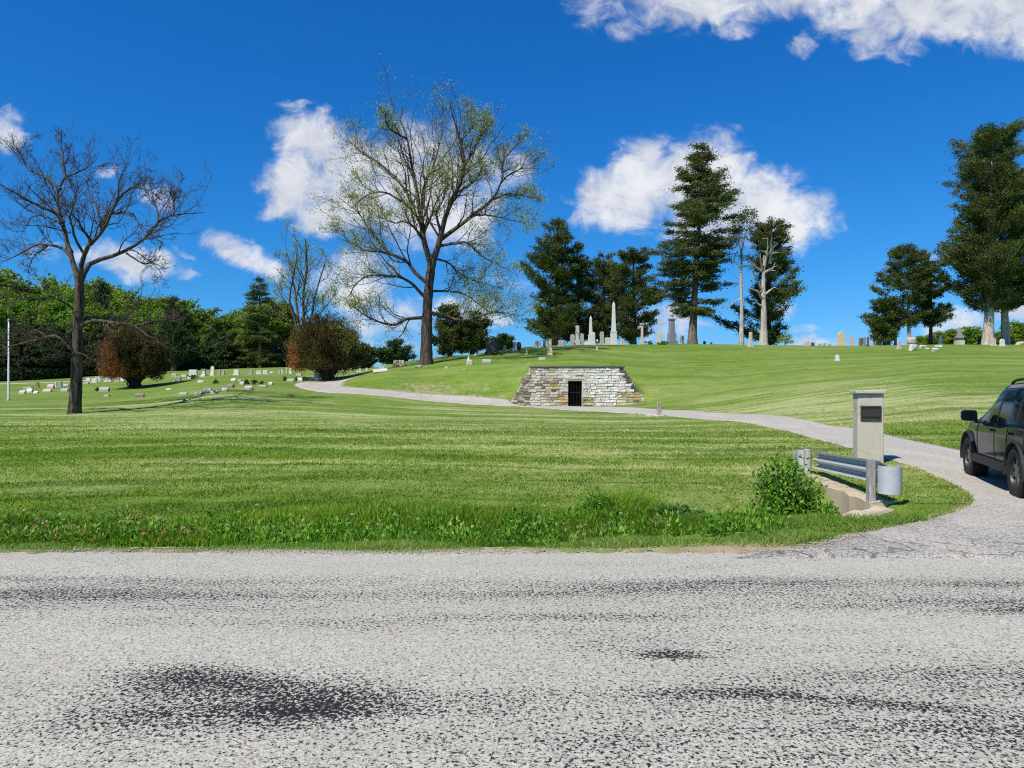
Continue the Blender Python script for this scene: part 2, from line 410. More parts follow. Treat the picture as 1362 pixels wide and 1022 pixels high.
    h = math_(nt, 'ADD', math_(nt, 'MULTIPLY', vor.outputs['Distance'], -1.0), math_(nt, 'MULTIPLY', tar, -.55))
    pbsdf(nt, out, col, .95, math_(nt, 'SUBTRACT', .12, math_(nt, 'MULTIPLY', tar, .11)), bump=h, bstr=.36, bdist=.007)
    return m
def mat_drive():
    m, nt, out = newmat('lane_gravel')
    P = pos(nt)
    vor = nd(nt, 'ShaderNodeTexVoronoi', {'Vector': P, 'Scale': 55.0})
    cell = nd(nt, 'ShaderNodeSeparateColor', {0: vor.outputs['Color']})
    big = noise(nt, vscale(nt, P, (1, .35, 1)), 1.1, 4.0, .6)
    col = ramp(nt, cell.outputs[0], [(0, (.25, .232, .20)), (.5, (.38, .357, .31)), (1, (.49, .46, .40))])
    col = mixc(nt, math_(nt, 'MULTIPLY', sm(nt, big, .4, .75), .5), col, (.50, .46, .39))
    # worn darker asphalt where the lane meets the road
    sx = nd(nt, 'ShaderNodeSeparateXYZ', {0: P})
    ap = sm(nt, math_(nt, 'ADD', sx.outputs[1], math_(nt, 'MULTIPLY', big, 3.0)), 11.5, 7.8)
    n1 = noise(nt, P, 40.0, 3.0, .65)
    tar = sm(nt, math_(nt, 'ADD', n1, math_(nt, 'MULTIPLY', ap, .10)), .60, .67)
    col = mixc(nt, math_(nt, 'MULTIPLY', tar, .75), col, (.06, .06, .065))
    crack = nd(nt, 'ShaderNodeTexVoronoi', {'Vector': nd(nt, 'ShaderNodeVectorMath', {0: P, 1: nd(nt, 'ShaderNodeVectorMath', {0: noise(nt, P, 1.6, 3.0, col=True), 'Scale': .9}, operation='SCALE').outputs[0]}, operation='ADD').outputs[0], 'Scale': .8}, feature='DISTANCE_TO_EDGE')
    ck = math_(nt, 'MULTIPLY', sm(nt, crack.outputs['Distance'], .02, .006), ap)
    col = mixc(nt, math_(nt, 'MULTIPLY', ck, .7), col, (.08, .08, .08))
    pbsdf(nt, out, col, .9, .15, bump=vor.outputs['Distance'], bstr=.5, bdist=.012)
    return m
def mat_stone(name, a, b, stain=(.06, .055, .05), amt=.35, sc=3.0, rough=.85):
    m, nt, out = newmat(name)
    P = objco(nt)
    r = nt.nodes.new('ShaderNodeObjectInfo').outputs['Random']
    Pv = nd(nt, 'ShaderNodeVectorMath', {0: P, 1: nd(nt, 'ShaderNodeCombineXYZ', {0: math_(nt, 'MULTIPLY', r, 37.0)}).outputs[0]}, operation='ADD').outputs[0]
    n1 = noise(nt, Pv, sc, 5.0, .65); n2 = noise(nt, Pv, sc * 9, 3.0, .7)
    n3 = noise(nt, vscale(nt, Pv, (2.2, 2.2, .5)), sc * .8, 5.0, .7)
    col = mixc(nt, n1, a, b)
    col = mixc(nt, math_(nt, 'MULTIPLY', sm(nt, n3, .5, .75), amt), col, stain)
    col = mixc(nt, math_(nt, 'MULTIPLY', n2, .3), col, b)
    pbsdf(nt, out, col, rough, .3, bump=n2, bstr=.35, bdist=.015)
    return m
def mat_bark(name, a, b, sc=6.0, dead=False, lichen=None):
    m, nt, out = newmat(name)
    P = objco(nt)
    Pz = vscale(nt, P, (1, 1, .22))
    n1 = noise(nt, Pz, sc, 5.0, .65, .6); n2 = noise(nt, P, sc * .35, 3.0)
    col = mixc(nt, sm(nt, n1, .35, .65), a, b)
    if lichen: col = mixc(nt, math_(nt, 'MULTIPLY', sm(nt, n2, .52, .66), .6), col, lichen)
    pbsdf(nt, out, col, .92, .15, bump=n1, bstr=.8, bdist=.05)
    return m
def mat_plain(name, col, rough=.5, spec=.5, metal=0.0, var=.15, sc=4.0, **kw):
    m, nt, out = newmat(name)
    P = objco(nt); n = noise(nt, P, sc, 5.0, .65)
    c = mixc(nt, math_(nt, 'MULTIPLY', n, 1.0), tuple(x * (1 - var) for x in col), tuple(min(1, x * (1 + var)) for x in col))
    rr = math_(nt, 'ADD', rough - .06, math_(nt, 'MULTIPLY', noise(nt, P, sc * 2.3, 4.0, .6), .12))
    pbsdf(nt, out, c, rr, spec, metal, **kw)
    return m
def mat_masonry():
    m, nt, out = newmat('old_masonry')
    c = nd(nt, 'ShaderNodeAttribute', attribute_name='stonecol').outputs['Color']
    P = objco(nt)
    n1 = noise(nt, P, 2.6, 5.0, .7); n2 = noise(nt, P, 16.0, 4.0, .7); n3 = noise(nt, vscale(nt, P, (1.6, 1, .5)), 1.5, 5.0, .7)
    col = mixc(nt, math_(nt, 'MULTIPLY', sm(nt, n3, .55, .72), .65), c, (.10, .085, .065))
    col = mixc(nt, math_(nt, 'MULTIPLY', sm(nt, n1, .60, .74), .55), col, (.34, .22, .06))
    col = mixc(nt, math_(nt, 'MULTIPLY', n2, .35), col, mixc(nt, 1.0, col, (.45, .43, .40), 'MULTIPLY'))
    pbsdf(nt, out, col, .92, .2, bump=n2, bstr=.9, bdist=.04)
    return m
def mat_concrete():
    m, nt, out = newmat('old_concrete')
    P = objco(nt)
    n1 = noise(nt, P, 2.5, 5.0, .7); n2 = noise(nt, P, 45.0, 3.0, .7); n3 = noise(nt, vscale(nt, P, (3, 3, .6)), 2.0, 5.0, .7)
    col = mixc(nt, n1, (.40, .365, .295), (.52, .485, .41))
    col = mixc(nt, math_(nt, 'MULTIPLY', sm(nt, n3, .56, .74), .5), col, (.28, .24, .19))
    ck = nd(nt, 'ShaderNodeTexVoronoi', {'Vector': nd(nt, 'ShaderNodeVectorMath', {0: P, 1: noise(nt, P, 3.0, 3.0, col=True)}, operation='ADD').outputs[0], 'Scale': 1.3}, feature='DISTANCE_TO_EDGE')
    col = mixc(nt, math_(nt, 'MULTIPLY', sm(nt, ck.outputs['Distance'], .022, .006), .45), col, (.16, .13, .10))
    col = mixc(nt, math_(nt, 'MULTIPLY', n2, .3), col, (.36, .33, .28))
    pbsdf(nt, out, col, .9, .25, bump=n2, bstr=.4, bdist=.01)
    return m
M = {}
def build_materials():
    M['lawn'] = mat_lawn(); M['lawnblade'] = mat_blade('mown_blade', fn=lawn_colour, trans=.5, rough=.8)
    M['road'] = mat_road(); M['drive'] = mat_drive()
    M['tall'] = mat_blade('tall_grass', stops=[(0, (.036, .095, .008)), (.4, (.165, .31, .022)), (.7, (.32, .46, .045)), (.88, (.46, .52, .12)), (.97, (.40, .36, .16)), (1, (.42, .26, .12))], trans=.5)
    M['verge'] = mat_blade('verge_grass', stops=[(0, (.10, .21, .028)), (.6, (.22, .36, .06)), (.9, (.38, .45, .13)), (1, (.50, .43, .22))], trans=.5)
    M['weed'] = mat_blade('weed_leaf', stops=[(0, (.05, .145, .014)), (.5, (.15, .32, .028)), (.85, (.29, .46, .06)), (.93, (.34, .26, .09)), (1, (.42, .16, .07))], trans=.35)
    M['weeddark'] = mat_blade('weed_dark_leaf', stops=[(0, (.022, .075, .016)), (.6, (.055, .145, .032)), (1, (.12, .22, .07))], trans=.3)
    M['petal'] = mat_blade('petal', stops=[(0, (.7, .7, .62)), (1, (.85, .82, .62))], trans=.3)
    M['shrub'] = mat_blade('shrub_leaf', stops=[(0, (.055, .14, .012)), (.55, (.125, .28, .022)), (1, (.28, .43, .055))], trans=.35, rough=.45)
    M['cedar'] = mat_blade('cedar_spray', stops=[(0, (.030, .052, .013)), (.5, (.082, .112, .025)), (.85, (.165, .185, .046)), (1, (.22, .18, .07))], trans=.28, rough=.7)
    M['pine'] = mat_blade('fir_spray', stops=[(0, (.032, .054, .013)), (.5, (.088, .118, .028)), (.9, (.17, .185, .05)), (1, (.22, .18, .08))], trans=.28, rough=.7)
    M['ever'] = mat_blade('evergreen_and_shade_leaf', stops=[(0, (.016, .034, .010)), (.6, (.042, .074, .018)), (1, (.095, .13, .036))], trans=.12, rough=.7, hue=True)  # evergreen leaf, also coloured dark for the shade low in the wood
    M['spring'] = mat_blade('spring_leaf', stops=[(0, (.06, .125, .012)), (.5, (.155, .25, .024)), (1, (.26, .34, .05))], trans=.35, hue=True)
    M['bright'] = mat_blade('young_leaf', stops=[(0, (.08, .145, .012)), (.5, (.19, .28, .026)), (1, (.32, .39, .06))], trans=.35)
    M['bud'] = mat_blade('unfolding_leaf', stops=[(0, (.18, .23, .045)), (.5, (.36, .42, .11)), (1, (.58, .60, .25))], trans=.5)
    M['yew'] = mat_blade('browning_yew', stops=[(0, (.022, .030, .008)), (.25, (.050, .048, .013)), (.5, (.115, .072, .019)), (.7, (.135, .105, .024)), (.82, (.16, .17, .03)), (.83, (.20, .075, .022)), (1, (.36, .15, .05))], trans=.12, rough=.7)
    M['bark'] = mat_bark('walnut_bark', (.030, .024, .019), (.125, .098, .074), 7.0)
    M['barkgrey'] = mat_bark('grey_bark', (.05, .04, .03), (.16, .13, .10), 6.0)
    M['barklight'] = mat_bark('pale_bark', (.27, .23, .185), (.50, .45, .39), 5.0, lichen=(.36, .30, .24))
    M['barkcedar'] = mat_bark('cedar_bark', (.08, .06, .045), (.22, .17, .13), 5.0)
    M['barkorange'] = mat_bark('orange_foot_bark', (.40, .21, .06), (.55, .34, .14), 5.0)
    M['white'] = mat_stone('white_marble', (.50, .49, .46), (.66, .645, .605), (.28, .27, .24), .4)
    M['grey'] = mat_stone('grey_granite', (.25, .245, .235), (.40, .39, .365), (.13, .13, .12), .4)
    M['dkgrey'] = mat_stone('blue_grey_granite', (.15, .155, .17), (.24, .24, .26), (.07, .07, .07), .4)
    M['dark'] = mat_stone('dark_granite', (.045, .042, .042), (.10, .095, .09), (.16, .15, .13), .3)
    M['brown'] = mat_stone('brown_granite', (.17, .12, .095), (.28, .20, .16), (.08, .06, .05), .35)
    M['pink'] = mat_stone('pink_granite', (.42, .31, .26), (.56, .45, .39), (.2, .15, .12), .35)
    M['tan'] = mat_stone('tan_sandstone', (.45, .36, .23), (.60, .50, .36), (.20, .16, .10), .4)
    M['pale'] = mat_stone('weathered_limestone', (.38, .355, .30), (.54, .505, .44), (.13, .12, .10), .5)
    M['masonry'] = mat_masonry()
    M['mortar'] = mat_stone('lime_mortar', (.34, .31, .26), (.50, .47, .40), (.12, .10, .08), .5)
    M['slate'] = mat_stone('dark_coping', (.07, .065, .055), (.13, .12, .10), (.2, .2, .15), .3)
    M['chamberdark'] = mat_stone('unlit_chamber_stone', (.02, .018, .016), (.045, .04, .036), (.01, .01, .01), .3)  # near-black colour carries the darkness of the unlit chamber
    M['concrete'] = mat_concrete()
    M['oldconcrete'] = mat_stone('stained_concrete', (.34, .275, .19), (.52, .44, .33), (.15, .125, .085), .5, 2.0)
    M['chips'] = mat_stone('stone_chips', (.24, .21, .165), (.38, .345, .28), (.12, .10, .08), .4, 20.0)
    M['bronzemid'] = mat_plain('worn_bronze_letters', (.065, .058, .048), .45, .5, .5)
    M['iron'] = mat_plain('black_iron', (.025, .024, .023), .55, .4, .6)
    M['galv'] = mat_plain('galvanised_steel', (.46, .475, .50), .5, .5, .25, .2, 7.0)
    M['railsteel'] = mat_plain('rail_steel', (.50, .52, .55), .45, .5, .4, .2, 7.0)
    M['bronze'] = mat_plain('dark_bronze_plaque', (.030, .032, .030), .42, .5, .5)
    M['bronzehi'] = mat_plain('worn_bronze_edge', (.16, .135, .095), .4, .5, .6)
    M['wood'] = mat_bark('weathered_post', (.26, .22, .17), (.48, .43, .36), 9.0)
    M['greywood'] = mat_bark('grey_post_wood', (.24, .23, .21), (.42, .41, .385), 9.0)
    M['paint'] = mat_plain('car_paint', (.003, .0045, .009), .11, .14, 0.0, .1, 1.0, Coat_Weight=.05, Coat_Roughness=.04)
    M['glass'] = mat_plain('tinted_glass', (.003, .004, .005), .08, .3, 0.0, .05, 1.0)
    M['plastic'] = mat_plain('black_plastic', (.018, .018, .019), .6, .35)
    M['rubber'] = mat_plain('tyre_rubber', (.020, .020, .021), .8, .25, 0.0, .25, 9.0)
    M['rim'] = mat_plain('dark_alloy', (.022, .023, .025), .45, .5, .3)
    M['alloy'] = mat_plain('machined_alloy', (.20, .205, .215), .38, .6, .8)
    M['red'] = mat_plain('tail_lamp_red', (.25, .01, .01), .15, .6)
    M['whitepaint'] = mat_plain('white_pole_paint', (.75, .75, .74), .5, .4)
build_materials()

# ------------------------------------------------------------------ camera, sun, sky
cam = bpy.data.cameras.new('camera'); co = bpy.data.objects.new('camera', cam); C.objects.link(co)
co.location = (0, 0, EYE); co.rotation_euler = (R(90), 0, 0)
cam.sensor_width = 36.0; cam.lens = 36.0 * F / 1362.0; cam.shift_y = 9.0 / 1362.0
cam.clip_end = 3000; cam.clip_start = 0.05
sc = bpy.context.scene; sc.camera = co
EL, AZX, AZY = R(52), -0.68, -0.73
S = Vector((AZX * math.cos(EL), AZY * math.cos(EL), math.sin(EL))).normalized()
sun = bpy.data.lights.new('sun', 'SUN'); sun.energy = 4.3; sun.angle = R(.53); sun.color = (1.0, .94, .83)
so = bpy.data.objects.new('sun', sun); C.objects.link(so); so.rotation_euler = S.to_track_quat('Z', 'Y').to_euler(); so.location = (-30, -30, 40)
sc.view_settings.view_transform = 'Standard'; sc.view_settings.look = 'None'; sc.view_settings.gamma = 1.0
sc.view_settings.exposure = 0.5
sc.cycles.max_bounces = 6; sc.cycles.transparent_max_bounces = 6
sc.cycles.sample_clamp_indirect = 4.0; sc.cycles.use_denoising = False; sc.cycles.filter_width = 1.15

CLOUDS = [ # photo px: centre, radii, turn, weight
 (420, 195, 55, 42, -20, 1.0), (400, 245, 55, 42, 15, 1.0), (465, 240, 60, 62, 0, 1.0), (540, 245, 95, 75, 8, 1.0), (610, 285, 55, 42, 10, .95), (455, 280, 70, 32, 10, .95), (650, 225, 50, 32, 0, .72), (392, 140, 24, 8, 10, .62), (380, 165, 30, 14, 35, .6), (368, 275, 28, 14, 20, .75),
 (930, -6, 105, 42, 0, 1.0), (860, 16, 45, 24, 20, .58), (1080, -16, 110, 38, 0, 1.0), (1200, 8, 115, 50, 5, 1.0), (1320, 12, 110, 52, 0, 1.05), (1420, 30, 100, 60, 0, 1.0), (1070, 62, 16, 20, -10, .55), (800, 22, 52, 26, -20, .52), (970, 40, 40, 14, 0, .5), (1180, 62, 60, 18, 0, .6),
 (820, 265, 58, 42, -10, 1.0), (865, 230, 55, 42, -15, 1.05), (930, 245, 75, 62, 0, 1.1), (1000, 275, 70, 48, 15, 1.05), (1060, 295, 58, 34, 18, 1.0), (955, 195, 36, 22, 30, .62), (985, 222, 30, 14, 40, .6), (785, 285, 30, 20, 0, .8), (940, 300, 60, 32, 0, .85),
 (322, 338, 48, 20, -24, .95), (350, 350, 30, 16, -28, .8), (180, 348, 62, 24, -10, .95), (140, 340, 40, 18, 0, .7), (235, 362, 30, 8, -10, .45), (240, 338, 22, 6, -25, .5),
 (10, 175, 26, 24, 0, .8), (205, 262, 30, 18, -20, .55), (145, 228, 24, 10, 10, .5),
 (470, 375, 58, 44, 0, .85), (520, 420, 60, 34, 0, .7), (610, 412, 70, 20, 0, .6), (660, 425, 30, 12, 0, .8), (690, 220, 16, 22, 0, .6),
 (1042, 410, 22, 12, -15, .7), (1070, 436, 26, 7, 0, .45), (1075, 455, 46, 12, 0, .6), (1272, 432, 44, 20, 0, .9), (1352, 405, 26, 20, 0, .85), (1240, 340, 12, 6, 0, .4),
 (700, 378, 60, 14, 0, .35), (880, 430, 60, 26, 0, .75), (500, 462, 60, 16, 0, .5), (60, 330, 40, 16, 0, .35)]
def build_world():
    w = bpy.data.worlds.new('World'); sc.world = w; w.use_nodes = True
    nt = w.node_tree; nt.nodes.clear()
    out = nt.nodes.new('ShaderNodeOutputWorld')
    sky = nt.nodes.new('ShaderNodeTexSky'); sky.sky_type = 'NISHITA'; sky.sun_disc = False
    sky.sun_elevation = EL; sky.sun_rotation = math.atan2(AZX, AZY); sky.altitude = 300
    sky.air_density = 1.0; sky.dust_density = 0.3; sky.ozone_density = 3.0
    d = nt.nodes.new('ShaderNodeTexCoord').outputs['Generated']
    s = nd(nt, 'ShaderNodeSeparateXYZ', {0: d})
    yc = math_(nt, 'MAXIMUM', s.outputs[1], 0.02)
    a = math_(nt, 'MULTIPLY', math_(nt, 'DIVIDE', s.outputs[0], yc), F / 100)
    b = math_(nt, 'MULTIPLY', math_(nt, 'DIVIDE', s.outputs[2], yc), F / 100)
    p0 = nd(nt, 'ShaderNodeCombineXYZ', {0: a, 1: b}).outputs[0]
    wv = noise(nt, p0, 1.6, 5.0, .6, col=True)
    wv = nd(nt, 'ShaderNodeVectorMath', {0: wv, 1: (.5, .5, .5)}, operation='SUBTRACT').outputs[0]
    p = nd(nt, 'ShaderNodeVectorMath', {0: wv, 1: (.55, .45, 0), 2: p0}, operation='MULTIPLY_ADD').outputs[0]
    tot = None
    for cx, cy, rx, ry, rot, wt in CLOUDS:
        mp = nd(nt, 'ShaderNodeMapping', {'Vector': p, 'Location': ((cx - 681) / 100, (520 - cy) / 100, 0), 'Rotation': (0, 0, R(rot)), 'Scale': (rx / 100 * 1.25, ry / 100 * 1.25, 1.0)}, vector_type='TEXTURE')
        l = nd(nt, 'ShaderNodeVectorMath', {0: mp.outputs[0]}, operation='LENGTH').outputs['Value']
        e = math_(nt, 'MULTIPLY', sm(nt, l, 1.25, .25), wt)
        tot = e if tot is None else math_(nt, 'SMOOTH_MAX', tot, e, .12)
    f1 = noise(nt, vscale(nt, p0, (1, 1.3, 1)), 2.1, 9.0, .66, .5)
    f2 = noise(nt, vscale(nt, p0, (1, 1, 1), (5, 3, 2)), 1.1, 6.0, .6)
    dens = math_(nt, 'ADD', math_(nt, 'MULTIPLY', tot, 1.15), math_(nt, 'MULTIPLY', math_(nt, 'MULTIPLY', math_(nt, 'SUBTRACT', f1, .5), 2.3), sm(nt, tot, .02, .30)))
    cov = sm(nt, dens, .12, 1.28)
    front = sm(nt, s.outputs[1], .05, .25)
    cov = math_(nt, 'MULTIPLY', cov, front)
    shade = sm(nt, math_(nt, 'ADD', f2, math_(nt, 'MULTIPLY', f1, .4)), .5, .95)
    ccol = mixc(nt, shade, (4.1, 4.35, 5.0), (6.3, 6.35, 6.5))
    # deepen the blue the way the photograph has it
    g = nd(nt, 'ShaderNodeSeparateColor', {0: sky.outputs[0]})
    k = nd(nt, 'ShaderNodeCombineColor', {0: math_(nt, 'MULTIPLY', math_(nt, 'POWER', g.outputs[0], SKYP[0]), SKYM[0]), 1: math_(nt, 'MULTIPLY', math_(nt, 'POWER', g.outputs[1], SKYP[1]), SKYM[1]), 2: math_(nt, 'MULTIPLY', math_(nt, 'POWER', g.outputs[2], SKYP[2]), SKYM[2])}).outputs[0]
    col = mixc(nt, math_(nt, 'MULTIPLY', cov, .96), k, ccol)
    bg = nd(nt, 'ShaderNodeBackground', {'Color': col, 'Strength': 0.1})
    nt.links.new(bg.outputs[0], out.inputs[0])
    w.cycles.sampling_method = 'MANUAL'; w.cycles.sample_map_resolution = 512
SKYP = (1.81, 1.0, .8); SKYM = (.062, .546, 1.354)
build_world()
# ------------------------------------------------------------------ ground, road, lane
DL = [(1.2, 6.5), (2.3, 6.85), (3.3, 7.4), (4.54, 8.25), (5.55, 8.95), (6.3, 9.7), (6.85, 10.6), (7.2, 11.5), (7.6, 12.8), (8.1, 14.8), (8.65, 18.2), (9.5, 24.6), (9.75, 29), (9.0, 34), (7.84, 37.6), (5.5, 41.5), (3.0, 44), (.9, 45.3), (-4, 46.5), (-9, 46.5), (-12.6, 47), (-14.6, 49.3), (-16, 52.5), (-16.2, 55.5), (-15.2, 57.5), (-14, 59.5), (-12.5, 61)]
DR = [(16, 6.6), (15, 7.3), (14, 7.9), (13, 8.6), (12.1, 9.3), (11.3, 10.2), (10.8, 11.2), (10.55, 12.3), (10.5, 13.6), (10.6, 15.8), (11.0, 19.5), (12.0, 26.5), (11.9, 32), (11.0, 37), (9.2, 41), (6.6, 45), (3.6, 47.1), (1.0, 47.8), (-4.1, 49.2), (-9.4, 49.6), (-12, 51), (-12.7, 53), (-12.9, 54.8), (-12.6, 56), (-12, 57), (-11.5, 58), (-10.5, 59)]
def cat(pts, per=14):
    p = np.asarray(pts, float); e = np.vstack([2 * p[0] - p[1], p, 2 * p[-1] - p[-2]]); out = []
    for i in range(len(p) - 1):
        a, b, c, d = e[i:i + 4]
        for t in np.linspace(0, 1, per, endpoint=False):
            out.append(0.5 * (2 * b + (c - a) * t + (2 * a - 5 * b + 4 * c - d) * t * t + (3 * b - a - 3 * c + d) * t ** 3))
    return np.array(out + [p[-1]])
dl, dr = cat(DL), cat(DR)
def build_ground():
    global DKD
    n = len(dl); K = 17
    t = np.concatenate([[0], np.linspace(0, 1, 15), [1]])
    G = dl[:, None] * (1 - t)[None, :, None] + dr[:, None] * t[None, :, None]
    # ragged edges
    w = .10 * smooth_noise(np.arange(n) * .9, np.arange(n) * .3, 8) + .06 * smooth_noise(np.arange(n) * 3.1, np.arange(n), 9)
    dirn = (dr - dl) / np.linalg.norm(dr - dl, axis=1, keepdims=True)
    G[:, 0] += dirn * w[:, None]; G[:, -1] += dirn * w[::-1, None]
    G[:, 0] -= dirn * .16; G[:, -1] += dirn * .16
    z = H(G[..., 0], G[..., 1]) + .016; z[:, 0] -= .14; z[:, -1] -= .14
    z = z - .06 * sstep(6.95, 6.55, G[..., 1])
    V = np.concatenate([G, z[..., None]], -1).reshape(-1, 3)
    i, j = np.meshgrid(np.arange(n - 1), np.arange(K - 1), indexing='ij'); b = i * K + j
    kind(mk('driveway', V, [np.stack([b, b + 1, b + K + 1, b + K], -1).reshape(-1, 4)], M['drive'], smooth=True), 'structure', 'pale gravel lane curving up to the vault')
    # distance of any ground point to the lane (negative inside)
    kd = kdtree.KDTree(n * 2); 
    for k in range(n):
        kd.insert((*dl[k], 0), k); kd.insert((*dr[k], 0), n + k)
    kd.balance()
    def lane_d(x, y):
        c, idx, d = kd.find((x, y, 0)); k = idx % n
        k0, k1 = max(0, k - 1), min(n - 1, k + 1)
        best = d; inside = False
        L, Rr = dl[k], dr[k]; q = np.array([x, y]); ax = Rr - L; l2 = ax @ ax
        for kk in (k0, k, k1):
            L, Rr = dl[kk], dr[kk]; ax = Rr - L; s = ((q - L) @ ax) / (ax @ ax)
            if 0 < s < 1: inside = True
        edge = dl if idx < n else dr
        e0, e1 = edge[k0], edge[k1]; tn = e1 - e0; tn = tn / (np.linalg.norm(tn) + 1e-9)
        perp = abs((q - edge[k])[0] * tn[1] - (q - edge[k])[1] * tn[0])
        sgn = (q - edge[k]) @ (np.array([tn[1], -tn[0]]))    # to the lane's inner side of the left edge
        ins = sgn > 0 if idx < n else sgn < 0
        return (-min(d, perp + .02) if ins else d), idx < n, k
    rows = np.concatenate([[-60, -30, -12, -5, 0, 3, 5.5], 6.0 + np.arange(1, 110) * .05])
    y = rows[-1]
    while y < 400: y *= (1.006 if y < 22 else 1.0105); rows = np.append(rows, y)
    rows = np.sort(np.concatenate([rows, [VY + .22, VY + .41, VY + .55, VY + .7]]))
    s = np.concatenate([np.linspace(-2.6, -.92, 24)[:-1], np.linspace(-.92, .92, 440), np.linspace(.92, 2.6, 24)[1:]])
    Yg = np.repeat(rows[:, None], len(s), 1); Wd = np.where(Yg > 5, Yg, 5 + (5 - Yg) * 1.5); Xg = s[None] * (Wd + .5)
    Z = H(Xg, Yg)
    rag = .10 * smooth_noise(Xg * 1.1, Yg * 0 + 1, 11) + .07 * smooth_noise(Xg * 4.3, Yg * 2, 12) + .05 * smooth_noise(Xg * 13, Yg * 11, 18)
    Z = Z + sstep(6.85, 7.25, Yg + rag) * .095 - .075 + (-.02) * (Yg > 7.6)
    dirt = np.clip(1.05 - np.abs(Yg + rag - 7.08) / .46, 0, 1) * (.85 + .35 * smooth_noise(Xg * 1.3, Yg * .5, 17)) * (Xg < 5)
    dirt = np.maximum(dirt, .75 * sstep(7.75, 7.3, Yg) * (Xg < 5) * (.3 + .6 * smooth_noise(Xg * .8, Yg, 13)))
    m = (Yg > 6.4) & (Yg < 62) & (Xg > -19) & (Xg < 16)
    for a, bb in zip(*np.nonzero(m)):
        x, yy = Xg[a, bb], Yg[a, bb]
        if yy < 30 and x < .6: continue
        if 12 < yy < 40 and x < 6.5: continue
        d, left, k = lane_d(x, yy)
        if d < -.02: Z[a, bb] -= .08 * min(1, (-.02 - d) / .22)
        if abs(d) < 1.0:
            wd = .35 if yy < 16 else .45
            dirt[a, bb] = max(dirt[a, bb], .95 * max(0, 1 - max(0, d) / wd) if d > -.25 else 0)
    # the bare cut bank above the lane and beside the vault
    px = 681 + F * Xg / np.maximum(Yg, 1)
    bank = sstep(48.7, 50.0, Yg) * sstep(53.2, 50.8, Yg) * sstep(440, 465, px) * sstep(690, 640, px)
    dirt = np.maximum(dirt, bank * (.60 + .3 * smooth_noise(Xg * .7, Yg * .9, 14)))
    dirt = np.maximum(dirt, .55 * np.exp(-((Xg - 9.9) / .9) ** 2 - ((Yg - 49.2) / 1.3) ** 2) )
    dirt = np.maximum(dirt, .6 * np.exp(-((Xg + .6) / .7) ** 2 - ((Yg - 48.6) / 1.0) ** 2))
    nr, nc = Xg.shape
    i, j = np.meshgrid(np.arange(nr - 1), np.arange(nc - 1), indexing='ij')
    b = (i * nc + j)
    f = np.stack([b, b + 1, b + nc + 1, b + nc], -1)
    # the vault is hollow under the hill: no turf across its doorway
    hole = (Xg[:-1, :-1] > 3.2) & (Xg[:-1, 1:] < 5.4) & (Yg[:-1, :-1] > VY + .2) & (Yg[1:, :-1] < VY + .75) & (np.abs(Z[1:, 1:] - Z[:-1, :-1]) > .5)
    f = f[~hole]
    # coarse texture of the turf
    Z = Z + np.random.default_rng(3).normal(0, .006, Z.shape) * ((Yg > 7.2) & (Yg < 60))
    kind(mk('lawn', np.stack([Xg, Yg, Z], -1), [f.reshape(-1, 4)], M['lawn'], tint=dirt.ravel(), smooth=True), 'structure', 'mown cemetery lawn and hill')
    # the road: one gently uneven sheet
    xs = np.linspace(-60, 60, 241); ys = np.concatenate([np.linspace(-7, 6.4, 30), np.linspace(6.5, 7.3, 9)])
    X, Y = np.meshgrid(xs, ys)
    Zr = .012 * smooth_noise(X * .5, Y * .9, 21) * .3 - .01 * sstep(6.8, 7.3, Y)
    nr, nc = X.shape; i, j = np.meshgrid(np.arange(nr - 1), np.arange(nc - 1), indexing='ij'); b = i * nc + j
    kind(mk('road', np.stack([X, Y, Zr], -1), [np.stack([b, b + 1, b + nc + 1, b + nc], -1).reshape(-1, 4)], M['road'], smooth=True), 'structure', 'pale chip sealed country road')
    # the shaded path at the edge of the wood
    a = np.array([[-66, 75.0], [-58, 73.5], [-52, 73], [-46, 74], [-41, 77]]); p = cat(a, 10)
    tn = np.gradient(p, axis=0); nrm = np.stack([-tn[:, 1], tn[:, 0]], 1) / np.linalg.norm(tn, axis=1, keepdims=True)
    t = np.linspace(-1.3, 1.3, 5); G = p[:, None] + nrm[:, None] * t[None, :, None]
    V = np.concatenate([G, (H(G[..., 0], G[..., 1]) + .02)[..., None]], -1).reshape(-1, 3)
    i, j = np.meshgrid(np.arange(len(p) - 1), np.arange(4), indexing='ij'); b = i * 5 + j
    kind(mk('path', V, [np.stack([b, b + 1, b + 6, b + 5], -1).reshape(-1, 4)], M['drive'], smooth=True), 'structure', 'gravel path in the shade of the wood')
    return lane_d
lane_d = build_ground()

